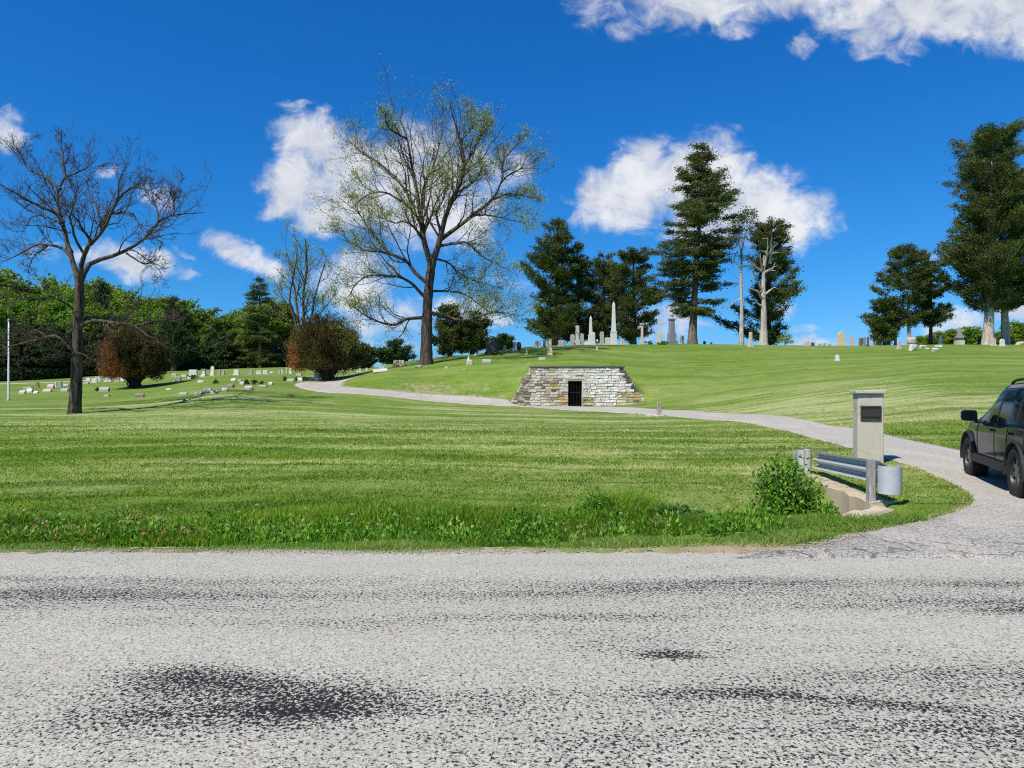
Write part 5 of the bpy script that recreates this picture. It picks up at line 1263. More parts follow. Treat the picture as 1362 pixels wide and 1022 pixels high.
def build_weeds():
    rng = np.random.default_rng(15)
    m = 560; X = rng.uniform(-11.5, 3.1, m); Y = 7.5 + rng.random(m) * (1.35 + .9 * sstep(0, 3, X))
    X[:120] = rng.uniform(-6.2, -3.0, 120); Y[:120] = 7.4 + rng.random(120) * .8
    c = np.stack([X, Y, gz(X, Y) + .02], 1)
    (V, f), ci = leafy(rng, c, 34, .085, np.full(m, .16) + .12 * rng.random(m), .06, .034)
    t = np.clip(rng.normal(.45, .16, m)[ci] + rng.normal(0, .1, len(ci)), 0, .88)
    red = (rng.random(m) < .03) | ((rng.random(m) < .38) & (X > -6.3) & (X < -3.2)); t = np.where(red[ci] & (rng.random(len(ci)) < .55), rng.uniform(.9, 1, len(ci)), t)
    kind(mk('weeds', V, [f], M['weed'], tint=np.repeat(t, 4)), 'stuff', 'mixed broadleaf weeds in the roadside ditch')
    # small white and yellow heads
    m = 70; X = np.concatenate([rng.uniform(-7, -2.5, 40), rng.uniform(-2, 3, 30)]); Y = 7.6 + rng.random(m) * 1.2
    k = np.repeat(np.arange(m), 14); c = np.stack([X, Y, gz(X, Y) + rng.uniform(.18, .40, m)], 1)[k] + rng.normal(0, 1, (len(k), 3)) * [.014, .014, .006]
    V, f = cards(rng, c, rng.normal(size=c.shape) * [1, 1, .3], rng.uniform(.008, .015, len(k)), .008)
    kind(mk('wildflowers', V, [f], M['petal'], tint=np.repeat(rng.random(m)[k], 4)), 'stuff', 'small pale flower heads among the weeds')
    def herb(name, label, px, py, Y, wpx, hpx, L, W, mat, seed, n):
        r2 = np.random.default_rng(seed); Xc = (px - 681) / F * Y; z = float(gz(np.array(Xc), np.array(Y))); rad = wpx / F * Y / 2; hh = hpx / F * Y
        o = thing(name, label, 'weed', (Xc, Y, z))
        q = r2.normal(size=(n, 3)); q /= np.linalg.norm(q, axis=1, keepdims=True); q *= r2.random((n, 1)) ** .4
        c = np.stack([q[:, 0] * rad, q[:, 1] * rad * .7, hh * (.5 + .5 * q[:, 2])], 1)
        V, f = cards(r2, c, q + r2.normal(0, .5, c.shape), r2.uniform(.6, 1.3, n) * L, r2.uniform(.6, 1.3, n) * W, .2)
        mk('foliage', V, [f], M[mat], o, tint=np.repeat(np.clip(r2.normal(.45, .2, n), 0, .85), 4))
        st = np.array([resample([(r2.normal(0, .03), r2.normal(0, .03), -.02), (x * .5, y * .5, zz * .6), (x, y, zz)], 5) for x, y, zz in c[:26]])
        Vs, fs = tubes(st, np.full((len(st), 5), .004), 4); mk('stems', Vs, [fs], M[mat], o, tint=np.full(len(Vs), .3))
    herb('leafy_weed', 'dark blue green leafy weed, broad and low, in the tall ditch grass', 893, 690, 9.3, 100, 42, .075, .04, 'weeddark', 1, 700)
    herb('leafy_weed', 'tall feathery green weed sticking up above the ditch grass', 792, 696, 9.2, 50, 46, .08, .014, 'weed', 2, 520)
    herb('leafy_weed', 'bushy green weed with small leaves at the road side of the ditch', 300, 722, 7.75, 44, 48, .05, .028, 'weed', 3, 420)
    herb('leafy_weed', 'dark grassy tuft at the back of the ditch', 128, 698, 8.5, 50, 30, .2, .012, 'tall', 4, 600)
    herb('leafy_weed', 'feathery green weed hanging over the short verge grass', 815, 722, 8.25, 46, 34, .06, .02, 'weeddark', 5, 420)
    herb('leafy_weed', 'light green sprig growing out of the culvert wing', 1098, 692, 9.15, 36, 30, .06, .036, 'shrub', 6, 160)
def build_shrub():
    rng = np.random.default_rng(25); Y = 10.3; X = (1044 - 681) / F * Y; z = float(H(X, Y))
    o = thing('culvert_shrub', 'dense bright green leafy shrub covering the mouth of the culvert', 'shrub', (X, Y, z))
    n = 230; az = rng.uniform(0, 6.28, n); W = .53; top = EYE + (520 - 602) / F * Y - z
    q = rng.normal(size=(n, 3)); q /= np.linalg.norm(q, axis=1, keepdims=True); q *= rng.random((n, 1)) ** .35
    e = np.stack([q[:, 0] * W * (1.05 - .15 * q[:, 2]), q[:, 1] * W, top * (.52 + .48 * q[:, 2])], 1); e[:, 0] += .10 * (1 - e[:, 2] / top)
    st = np.array([resample([(rng.normal(0, .08), rng.normal(0, .08), -.05), (a[0] * .45, a[1] * .45, a[2] * .65), a], 7) for a in e])
    V, f = tubes(st, np.linspace(.010, .003, 7)[None].repeat(n, 0), 4); mk('stems', V, [f], M['barkgrey'], o)
    per = 46; ci = np.repeat(np.arange(n), per); tt = rng.uniform(.45, 1, len(ci)) * 5.99; i = tt.astype(int); fr = (tt - i)[:, None]
    c = st[ci, i] * (1 - fr) + st[ci, i + 1] * fr + rng.normal(0, .06, (len(ci), 3))
    d = rng.normal(size=c.shape) + [0, 0, -.2]
    V, f = cards(rng, c, d, rng.uniform(.045, .085, len(ci)), rng.uniform(.03, .05, len(ci)), .22)
    t = np.clip(.45 + rng.normal(0, .2, len(ci)) + .25 * (c[:, 2] / top - .4), 0, 1); mk('foliage', V, [f], M['shrub'], o, tint=np.repeat(t, 4))
def build_gravel():
    rng = np.random.default_rng(35); N = 7000; X = rng.uniform(-12, 7.0, N)
    e = 7.06 + .10 * smooth_noise(X * 1.1, X * 0 + 1, 11); Y = e - .03 + rng.normal(0, .055, N)
    k = X > 3.0; i = rng.integers(20, 130, N); q = dl[i] + np.array([.05, 0]) + rng.normal(0, .05, (N, 2)); X = np.where(rng.random(N) < .35, q[:, 0], X); Y = np.where(X == q[:, 0], q[:, 1], Y)
    ok = (Y > 6.6) & ((X < 3.0) | (X == q[:, 0])); X, Y = X[ok], Y[ok]; n = len(X)
    o = np.array([[1, 0, 0], [-.5, .87, 0], [-.5, -.87, 0], [.2, .1, .75], [-.9, .1, .35], [.5, .7, .3]])
    r = rng.uniform(.004, .011, n) * (1 + .8 * (rng.random(n) < .06)); a = rng.uniform(0, 6.28, n); c, s_ = np.cos(a), np.sin(a)
    b = o[None] * (1 + rng.normal(0, .18, (n, 6, 3))); x = (b[..., 0] * c[:, None] - b[..., 1] * s_[:, None]) * r[:, None] + X[:, None]; y = (b[..., 0] * s_[:, None] + b[..., 1] * c[:, None]) * r[:, None] + Y[:, None]
    z = np.maximum(gz(X, Y), np.where(Y < 7.1, 0.0, -1))[:, None] + b[..., 2] * r[:, None] + .012
    f = np.array([[0, 5, 3], [5, 1, 3], [1, 4, 3], [4, 2, 3], [2, 0, 3], [0, 2, 1]])
    kind(mk('gravel', np.stack([x, y, z], -1), [(np.arange(n)[:, None, None] * 6 + f).reshape(-1, 3)], M['chips']), 'stuff', 'loose stone chips along the road edge')
build_grass(); build_weeds(); build_gravel(); build_shrub()

# ------------------------------------------------------------------ gravestones and monuments
SR = np.random.default_rng(99)
def arch(W, Hh, z0=0.0, n=9, point=False, rise=None):
    r = W / 2; rise = rise if rise is not None else r
    pts = [(-r, z0), (r, z0)]
    for k in range(n + 1):
        a = math.pi * k / n; x = r * math.cos(a); zz = math.sin(a) * rise
        if point: zz = rise * (1 - abs(x) / r) ** .75
        pts.append((x, Hh - rise + zz))
    return pts
def stone(px, pyb, w, h, typ, mat, label, group=None, Y=None, rz=None, cat_=None, name=None):
    p = at(px, pyb) if Y is None else Vector(((px - 681) / F * Y, Y, float(H((px - 681) / F * Y, Y))))
    Yd = p.y; W = w / F * Yd; ztop = EYE + (520 - (pyb - h)) / F * Yd; Hh = max(.08, ztop - p.z)
    if typ in ('slant', 'flat', 'die', 'round', 'point'): Hh = max(Hh, .10)
    rz = SR.normal(0, .14) if rz is None else rz
    T = min(max(.13, W * .28), .34)
    nm = name or {'slant': 'slant_marker', 'flat': 'flat_marker', 'obelisk': 'obelisk', 'column': 'column_monument', 'urn': 'urn_monument', 'cross': 'cross_monument', 'pyramid': 'spired_monument', 'pile': 'broken_stone'}.get(typ, 'headstone')
    ct = cat_ or ('monument' if typ in ('obelisk', 'column', 'urn', 'cross', 'pyramid') else 'gravestone')
    mm = M[mat]; sink = -.12
    def single(build):
        a = Acc(); build(a); o = a.obj(nm, mm); o.location = p; o.rotation_euler = (0, 0, rz); return tag(o, label, ct, group)
    def parts(lst):
        o = thing(nm, label, ct, p, rz, group)
        for n_, b_, *mt in lst:
            a = Acc(); b_(a); a.obj(n_, M[mt[0]] if mt else mm, o)
        return o
    big = h >= 9
    if typ == 'slant':
        D = max(.24, Hh * .8)
        def b(a):
            bm = bmesh.new(); pr = [(-D / 2, sink), (D / 2, sink), (D / 2, Hh), (D * .12, Hh), (-D / 2, Hh * .42)]
            A_ = [bm.verts.new((-W / 2, y, z)) for y, z in pr]; B_ = [bm.verts.new((W / 2, y, z)) for y, z in pr]
            bm.faces.new(A_[::-1]); bm.faces.new(B_)
            for k in range(5): bm.faces.new((A_[k], A_[(k + 1) % 5], B_[(k + 1) % 5], B_[k]))
            bmesh.ops.recalc_face_normals(bm, faces=bm.faces[:]); bmesh.ops.bevel(bm, geom=bm.edges[:], offset=.012, segments=1, affect='EDGES'); addbm(a, bm)
        return single(b)
    if typ == 'flat':
        return single(lambda a: bevbox(a, -W / 2, W / 2, -W * .3, W * .3, sink, Hh, .02, rng=SR, jit=.012))
    if typ in ('die', 'round', 'point'):
        bh = min(.28, Hh * .2)
        def base(a): bevbox(a, -W / 2, W / 2, -T * .85, T * .85, sink, bh, .015)
        def tab(a):
            w2 = W * (.86 if typ == 'die' else .84)
            if typ == 'die': bevbox(a, -w2 / 2, w2 / 2, -T / 2, T / 2, bh + .002, Hh, min(.03, w2 * .1), tx=w2 * .01)
            else: prism(a, [(x, z) for x, z in arch(w2, Hh, bh + .002, point=typ == 'point', rise=(w2 * .5 if typ == 'round' else w2 * .6))], -T / 2, T / 2, .01)
        if big: return parts([('base', base), ('tablet', tab)])
        return single(lambda a: (base(a), tab(a)))
    if typ == 'obelisk':
        b1, b2 = Hh * .06, Hh * .30; sw = W * .62
        def base(a): bevbox(a, -W / 2, W / 2, -W / 2, W / 2, sink, b1, .02)
        def ped(a):
            bevbox(a, -W * .42, W * .42, -W * .42, W * .42, b1 + .002, b2, .015); bevbox(a, -W * .48, W * .48, -W * .48, W * .48, b2 + .002, b2 + .10, .03)
        def sh(a):
            z1 = Hh * .93; bm = bmesh.new(); tp = sw * .58; rr = [(sw / 2, b2 + .104), (tp / 2, z1), (.01, Hh)]; rows = [[bm.verts.new((sx * r, sy * r, z)) for sx, sy in ((-1, -1), (1, -1), (1, 1), (-1, 1))] for r, z in rr]
            for k in range(2):
                for m in range(4): bm.faces.new((rows[k][m], rows[k][(m + 1) % 4], rows[k + 1][(m + 1) % 4], rows[k + 1][m]))
            bm.faces.new(rows[0][::-1]); bm.faces.new(rows[2]); bmesh.ops.bevel(bm, geom=bm.edges[:], offset=.008, segments=1, affect='EDGES'); addbm(a, bm)
        return parts([('base', base), ('pedestal', ped), ('shaft', sh)])
    if typ in ('column', 'stub'):
        b1, b2 = Hh * .10, Hh * .28; cw = W * .55
        def base(a): bevbox(a, -W / 2, W / 2, -W / 2, W / 2, sink, b1, .02); bevbox(a, -W * .40, W * .40, -W * .40, W * .40, b1 + .002, b2, .02)
        def sh(a): bevbox(a, -cw / 2, cw / 2, -cw / 2, cw / 2, b2 + .002, Hh * (.93 if typ == 'column' else 1), .03, tx=cw * .05, ty=cw * .05, seg=2)
        def cap(a): bevbox(a, -W * .45, W * .45, -W * .45, W * .45, Hh * .93 + .003, Hh, .03)
        return parts([('base', base), ('shaft', sh)] + ([('cap', cap)] if typ == 'column' else []))
    if typ == 'urn':
        b1, b2, b3 = Hh * .12, Hh * .36, Hh * .76
        def base(a): bevbox(a, -W / 2, W / 2, -W / 2, W / 2, sink, b1, .02)
        def ped(a): bevbox(a, -W * .37, W * .37, -W * .37, W * .37, b1 + .002, b2, .02)
        def die(a): bevbox(a, -W * .27, W * .27, -W * .27, W * .27, b2 + .002, b3, .03)
        def cap(a): bevbox(a, -W * .34, W * .34, -W * .34, W * .34, b3 + .002, b3 + Hh * .05, .03)
        def urn(a):
            r = W * .2; q = Hh - b3 - Hh * .052; lathe(a, [(0, 0), (r * .6, 0), (r * .3, q * .2), (r * .95, q * .55), (r, q * .7), (r * .5, q * .82), (r * .35, q * .9), (r * .1, q * .98), (0, q)], 12, (0, 0, b3 + Hh * .052))
        return parts([('base', base), ('pedestal', ped), ('die', die), ('cap', cap), ('urn', urn, 'pale' if mat == 'dkgrey' else mat)])
    if typ == 'cross':
        b2 = Hh * .52
        def base(a): bevbox(a, -W / 2, W / 2, -W * .4, W * .4, sink, b2 * .25, .02); bevbox(a, -W * .36, W * .36, -W * .3, W * .3, b2 * .25 + .002, b2, .03, tx=W * .04)
        def cr(a):
            t = W * .09; bevbox(a, -t, t, -t, t, b2 + .002, Hh, .01); bevbox(a, -W * .30, -t - .001, -t * .9, t * .9, Hh - (Hh - b2) * .48, Hh - (Hh - b2) * .26, .01); bevbox(a, t + .001, W * .30, -t * .9, t * .9, Hh - (Hh - b2) * .48, Hh - (Hh - b2) * .26, .01)
        return parts([('base', base), ('cross', cr)])
    if typ == 'pyramid':
        b1 = Hh * .22; b2 = Hh * .36
        def base(a): bevbox(a, -W / 2, W / 2, -W / 2, W / 2, sink, b1, .02)
        def neck(a): bevbox(a, -W * .42, W * .42, -W * .42, W * .42, b1 + .002, b2 - .002, .02)
        def roof(a): bevbox(a, -W * .48, W * .48, -W * .48, W * .48, b2, b2 + Hh * .14, .03, tx=W * .12, ty=W * .12); bevbox(a, -W * .3, W * .3, -W * .3, W * .3, b2 + Hh * .142, Hh, .02, tx=W * .27, ty=W * .27)
        return parts([('base', base, 'pale'), ('die', neck, 'dark'), ('roof', roof)])
    if typ == 'pile':
        rot = np.array([[1, 0, 0], [0, math.cos(.25), -math.sin(.25)], [0, math.sin(.25), math.cos(.25)]])
        return single(lambda a: bevbox(a, -W / 2, W / 2, -W * .3, W * .3, 0, Hh, .03, rng=SR, jit=W * .06, rot=rot, at=(0, 0, -.04)))
G1 = 'low markers in the lower graves'
STONES = [
 # lower graves beyond the lone bare tree, between the pale pole and the trunk
 (50, 515.5, 5, 7, 'die', 'brown', 'dark upright stone at the end of the shaded path'),
 (30, 523.8, 8, 4.5, 'slant', 'pale', 'pale slant marker standing closest to the white pole'),
 (39.5, 522, 7.5, 5, 'slant', 'white', 'whitish slant marker next to the one closest to the white pole'),
 (38, 518, 10, 3, 'flat', 'pale', 'long pale low slab just behind two whitish slant markers'),
 (48, 523.5, 5.5, 3.2, 'slant', 'white', 'smallest whitish marker of the trio near the white pole'),
 (63, 521.5, 11, 4.2, 'slant', 'pink', 'wide pinkish slant marker between the white pole and the bare trunk'),
 (67.5, 517, 8, 6, 'slant', 'pink', 'tall pinkish grey slant marker behind the wide pinkish one'),
 (79, 515.6, 7, 8.2, 'die', 'grey', 'upright grey block with a dark side, beside a slim white post stone'),
 (74.5, 515.6, 2, 7.2, 'die', 'white', 'slim white post stone touching the upright grey block'),
 (86, 521, 10, 4.2, 'slant', 'grey', 'light grey slant marker half hidden by the bare trunk'),
 (87.5, 514, 5.5, 3, 'slant', 'pale', 'small pale marker just behind the light grey one at the bare trunk'),
 # lower graves between the bare trunk and the rust yew
 (114, 511, 8, 2.2, 'flat', 'pale', 'low pale slab nearest the back of the bare trunk'),
 (117.8, 507.2, 7, 4.2, 'die', 'white', 'low white block beyond the low pale slab by the bare trunk'),
 (125.8, 509.2, 8.5, 5.6, 'die', 'white', 'broad white block just in front of a darker sided white stone'),
 (130.5, 507.6, 8, 6.2, 'die', 'white', 'white stone with a dark shadowed side behind the broad white block'),
 (144, 507.8, 9.5, 7.2, 'die', 'white', 'largest white block between the bare trunk and the rust yew'),
 (152.8, 505, 6, 4, 'die', 'grey', 'small grey block behind the largest white block near the rust yew'),
 (156, 507.8, 7, 5, 'die', 'pale', 'pale block standing between the largest white block and the rust yew'),
 (164, 507, 8, 4.2, 'die', 'white', 'low white block closest to the foot of the rust yew'),
 (139, 521, 12, 6.2, 'slant', 'grey', 'grey slant marker with a small dark shrub beside it, before the rust yew'),
 (142.6, 527.6, 7.5, 2.4, 'flat', 'pale', 'little flat marker in front of the grey slant marker with the shrub'),
 # lower graves around the shadow of the rust yew
 (185.6, 528.4, 11, 5.4, 'slant', 'brown', 'dark brown granite marker in front of the rust yew'),
 (225.5, 518.4, 7, 1.8, 'flat', 'white', 'flat white marker at the near edge of the rust yew shadow'),
 (244, 525.6, 10, 3.6, 'slant', 'grey', 'low dull grey marker alone on the grass past the rust yew shadow'),
 (263.8, 525, 9.5, 4.4, 'slant', 'pale', 'pale marker to the lane side of the low dull grey one'),
 (276.3, 520.2, 9.5, 4.4, 'slant', 'pale', 'pale tan marker just behind a pink tan one'),
 (284.7, 523.8, 8.5, 4.4, 'slant', 'pink', 'pink tan marker between two pale markers'),
 (298, 520.4, 10, 4.6, 'slant', 'pale', 'pale marker in front of the dark brown marker with flowers'),
 (306.8, 515.4, 8.5, 4.8, 'slant', 'brown', 'dark brown marker below the pale and bluish ones'),
 (331, 518.4, 10.5, 5.2, 'slant', 'pink', 'pinkish marker closest to the bend of the lane'),
 (321.7, 511.8, 5.5, 4, 'slant', 'pale', 'pale small marker touching a pair of dark green shrubs'),
 (310.7, 506.8, 6.5, 3.2, 'slant', 'white', 'bluish white low marker beyond the dark brown marker'),
 (318.5, 507.2, 5.5, 2.2, 'slant', 'grey', 'thin grey marker adjoining the bluish white one'),
 (267.8, 508.4, 8, 2, 'flat', 'white', 'flat white slab in front of the tall white tablet'),
 (236.7, 507.2, 10, 6.2, 'die', 'grey', 'light grey block beside the far tip of the rust yew shadow'),
 (209, 503, 8, 3, 'slant', 'grey', 'low grey marker with a shrub, behind the rust yew shadow'),
 (232, 501, 8, 4, 'die', 'pink', 'low block with a reddish top at the edge of the wood'),
 (246, 501, 8, 2.2, 'flat', 'pale', 'low pale slab between the reddish topped block and the big white monument'),
 (257.2, 503.4, 12.5, 11.4, 'die', 'white', 'biggest white block monument of the lower graves, a shrub at its foot'),
 (271.7, 500.8, 7, 9.6, 'column', 'white', 'white capped block monument beside the tall pointed white tablet'),
 (282.7, 499.8, 5.6, 13.2, 'point', 'white', 'tall white pointed tablet, highest of the lower graves'),
 (292, 499, 3, 6.6, 'die', 'grey', 'small grey slab just past the tall white pointed tablet'),
 (297, 499, 4.4, 6.2, 'round', 'grey', 'small rounded grey stone next to the small grey slab'),
 (314.7, 499.2, 8.8, 7.2, 'die', 'white', 'white block on a wide base below the dark fir'),
 (333.6, 498.6, 5.4, 7.8, 'round', 'grey', 'rounded grey stone on a base between two white blocks'),
 (344.4, 498, 7.4, 4.6, 'die', 'white', 'low wide white block next to the rounded grey stone'),
 (353, 497.8, 7, 4.8, 'die', 'white', 'white block marked by a dark hole shape, by the low wide white block'),
 (361, 497, 4, 2.6, 'slant', 'pale', 'tiny pale marker past the white block with the dark mark'),
 (371.6, 497, 3.2, 5, 'round', 'grey', 'first of two small rounded stones side by side before the yew by the lane'),
 (375, 497, 3, 5.6, 'round', 'white', 'whiter of two small rounded stones side by side before the yew by the lane'),
 (381.6, 497, 2.2, 7, 'die', 'pale', 'slim pale slab standing by itself near the yew by the lane'),
 (386.6, 497, 4.4, 7.2, 'round', 'white', 'narrow white tablet just past the slim pale slab'),
 (398, 499.8, 7, 3, 'flat', 'pale', 'flat pale slab beneath the many stemmed tree'),
 (386.6, 507.6, 10.5, 3.6, 'slant', 'grey', 'low wide grey marker between two shrubs near the lane'),
 (399, 507.8, 5.6, 5.2, 'slant', 'white', 'small white marker between shrubs near the lane'),
 (411.7, 506, 9.5, 4.2, 'slant', 'grey', 'grey marker in the shadow beside the big white monument of the lane bend'),
 (422.3, 506, 11, 13, 'die', 'white', 'big white monument half under the browning yew at the lane bend'),
 (360, 512.2, 5.6, 4, 'slant', 'pale', 'small pale marker alone where the lawn meets the graves near the lane'),
 (349.5, 514.2, 10, 1.5, 'flat', 'pale', 'thin flat slab in the grass beside the pinkish marker near the lane'),
 (456.8, 494.6, 2.2, 4.4, 'die', 'white', 'tiny white slab showing past the yew by the lane'),
 (467.2, 494.2, 2.4, 4.4, 'die', 'tan', 'tiny yellowish slab in the gap past the yew by the lane'),
 (478, 495, 7, 8, 'cross', 'white', 'little white cross on a block beside the lane bend'),
 (487.8, 493, 4.4, 3.6, 'round', 'pale', 'small rounded pale stone next to the little white cross'),
 # along the brow towards the tall leafing tree
 (506, 495, 18, 4.6, 'pile', 'pale', 'long pale rough slab sunk askew in the brow of the bank'),
 (530.8, 486.4, 17, 7, 'die', 'tan', 'wide tan family stone in front of the small rounded evergreen'),
 (508, 490.5, 8, 2.6, 'flat', 'white', 'low white slab behind the long rough slab'),
 (556, 489, 9, 3, 'pile', 'grey', 'squat grey slab in the shade before the tall leafing tree'),
 (594, 490, 4.4, 2.2, 'flat', 'pale', 'small pale flat stone past the trunk of the tall leafing tree'),
 (617.5, 492.5, 3, 1.8, 'flat', 'pale', 'tiny pale stone flush in the turf below the white seated figure stone'),
 (647.5, 483.2, 12, 5.4, 'slant', 'grey', 'grey slant marker alone on the grass below the big dark family stone'),
 (632, 473.4, 3, 2.4, 'round', 'white', 'tiny white rounded stone above the seated figure stone'),
 (654.8, 471, 20, 15, 'die', 'dark', 'big dark family stone under the dark cedar'),
 (653.6, 466, 4, 17, 'column', 'grey', 'slim capped column peeping over the big dark family stone'),
 (671.4, 468.6, 4.4, 9, 'round', 'pale', 'leaning pale narrow tablet past the big dark family stone'),
 (685, 467.2, 6, 12.4, 'round', 'pale', 'pale rounded tablet paired with a dark one on the brow'),
 (690.4, 466.4, 7, 11.4, 'round', 'dark', 'dark rounded tablet paired with a pale one on the brow'),
 (700.6, 471.4, 3.8, 6.4, 'stub', 'pale', 'tiny square pillar on the slope before the dark rounded tablet'),
 (714.8, 463.2, 9.8, 10, 'round', 'white', 'broad white round topped stone at the foot of the tall pointed cedar'),
 (724, 463, 4, 10, 'die', 'brown', 'narrow dark slab behind the tan broken pillar'),
 (728.4, 462, 3.8, 8.4, 'round', 'pale', 'narrow pale tablet between the dark slab and the tan pillar'),
 (732, 472.4, 8, 21.4, 'stub', 'tan', 'tan pillar on a grey block, lowest on the slope above the vault'),
 (721, 478.6, 9.4, 3, 'flat', 'pale', 'flat pale stone in the turf between the tan pillar and the vault roof'),
 (747, 460.2, 10.4, 7.4, 'die', 'grey', 'pale grey low block at the foot of the cedars'),
 (768, 458.8, 8.4, 25.4, 'stub', 'pale', 'pale pedestal pillar between two grey tablets'),
 (761.4, 457, 7, 12.6, 'round', 'grey', 'grey tablet behind the pale pedestal pillar, on its cedar side'),
 (774, 456.6, 6, 13, 'round', 'grey', 'grey tablet behind the pale pedestal pillar, on its obelisk side'),
 (763.2, 460.2, 5.4, 4.4, 'die', 'pale', 'small pale block before the pale pedestal pillar'),
 (780.4, 458.4, 6.4, 3.4, 'flat', 'white', 'low white base stone beside the smaller white obelisk'),
 (785.7, 458.8, 6.6, 38.4, 'obelisk', 'white', 'smaller of the two white obelisks'),
 (789, 459.2, 6, 17.4, 'round', 'white', 'slim white round topped tablet touching the smaller obelisk'),
 (800.6, 458.4, 6.2, 17.4, 'round', 'grey', 'tall grey round topped tablet between the two obelisks'),
 (808.4, 457.4, 9.4, 8, 'die', 'pale', 'pale block between the grey round topped tablet and the tall obelisk'),
 (816.2, 458.6, 8.6, 57.4, 'obelisk', 'white', 'tallest white obelisk on the hilltop'),
 (826.6, 458.8, 2.8, 9, 'round', 'tan', 'narrow tan tablet just past the tallest obelisk'),
 (829.6, 458.8, 3, 6.6, 'round', 'tan', 'shorter tan tablet just past the tallest obelisk'),
 (854, 457, 5.6, 26.6, 'column', 'pale', 'slim pale column with a flat cap beside the round headed cedar'),
 (877.5, 456.6, 9, 33, 'cross', 'pale', 'tall pale monument topped by a cross, before the layered conifer'),
 (893.4, 458.4, 12, 42.6, 'urn', 'dkgrey', 'tall blue grey monument topped by an urn, before the layered conifer'),
 (906.8, 456.4, 6.4, 10, 'die', 'pale', 'pale block between the urn monument and the conifer trunk'),
 (937, 457.6, 4, 3.6, 'die', 'dark', 'small dark block past the trunk of the layered conifer'),
 (946, 458, 3, 2.6, 'die', 'dark', 'smallest dark block past the trunk of the layered conifer'),
 (998.4, 461.4, 6.8, 19.4, 'stub', 'pale', 'pale square pillar standing between the two dead trunks'),
 # bare skyline
 (1072.7, 460.4, 7.4, 6.8, 'die', 'pink', 'pinkish grey block on the open skyline past the dead trees'),
 (1081, 460.6, 5.4, 4.8, 'die', 'dark', 'small dark block beside the pinkish skyline block'),
 (1090.5, 460, 5, 3, 'die', 'grey', 'low grey stone in the open skyline row', 'low grey stones in the open skyline row'),
 (1096.5, 460, 4.2, 3.6, 'die', 'grey', 'low grey stone in the open skyline row', 'low grey stones in the open skyline row'),
 (1103.5, 460, 5, 2.6, 'die', 'grey', 'low grey stone in the open skyline row', 'low grey stones in the open skyline row'),
 (1119, 459.6, 11.4, 19.4, 'point', 'tan', 'large tan tablet with a rounded point, tallest on the open skyline'),
 (1133, 459, 5.4, 12.6, 'round', 'pink', 'narrow notched pinkish tablet beside the large tan one'),
 (1145.5, 459.8, 7, 10.6, 'pile', 'brown', 'broken brown stone leaning among dark slabs'),
 (1150, 460.6, 4, 12, 'round', 'dkgrey', 'dark grey slab standing among broken stones'),
 (1154.5, 461.2, 2.8, 12.6, 'die', 'dark', 'thin dark slab tilting at the end of the broken stones'),
 (1161.5, 459, 5, 6, 'die', 'pale', 'pale stump of a stone past the thin dark slab'),
 (1168.6, 458, 8.4, 6, 'die', 'white', 'white block at the foot of the low bushy cedar'),
 (1180, 458.6, 10.4, 3.8, 'die', 'pale', 'low pale slab below the low bushy cedar'),
 (1191, 458.2, 4.4, 11, 'die', 'grey', 'upright grey slab just before the pale trunked cedar'),
 (1196, 464.6, 6.4, 11.4, 'die', 'pale', 'pale square headstone standing forward of the skyline row'),
 (1113.7, 480.2, 5.8, 8.4, 'round', 'white', 'single small white stone far down the open slope'),
 (1212.6, 466.8, 8, 9.4, 'pile', 'white', 'white broken base at the foot of the pale trunked cedar'),
 (1228, 463.4, 7.4, 4.4, 'pile', 'white', 'tilted white fragment in the middle of the marble rubble', None),
 (1233.5, 465, 4.4, 2.4, 'pile', 'pale', 'small flat fragment of the marble rubble', None),
 (1243.7, 468.2, 7.2, 5.4, 'pile', 'white', 'lowest white fragment of the marble rubble', None),
 (1248, 461.6, 8.4, 2.4, 'flat', 'white', 'flat white slab at the back of the marble rubble', None),
 (1250.9, 458, 5.4, 12, 'round', 'white', 'white round topped pillar stone behind the marble rubble'),
 (1276.2, 458.6, 9.4, 24, 'pyramid', 'dkgrey', 'dark monument with a spired roof before the green trees'),
 (1303.6, 458.6, 6.6, 10.8, 'die', 'dark', 'dark granite block leaning on the side of the huge conifer'),
 (1321.3, 460.4, 7.4, 10.8, 'round', 'pale', 'pale rounded stone closest to the huge conifer trunk'),
 (1333, 460.8, 7.4, 9.8, 'round', 'white', 'whitish rounded stone at the slanting pale trunk'),
 (1357, 458.6, 10, 4, 'pile', 'pink', 'low pinkish stone past the slanting pale trunk'),
]
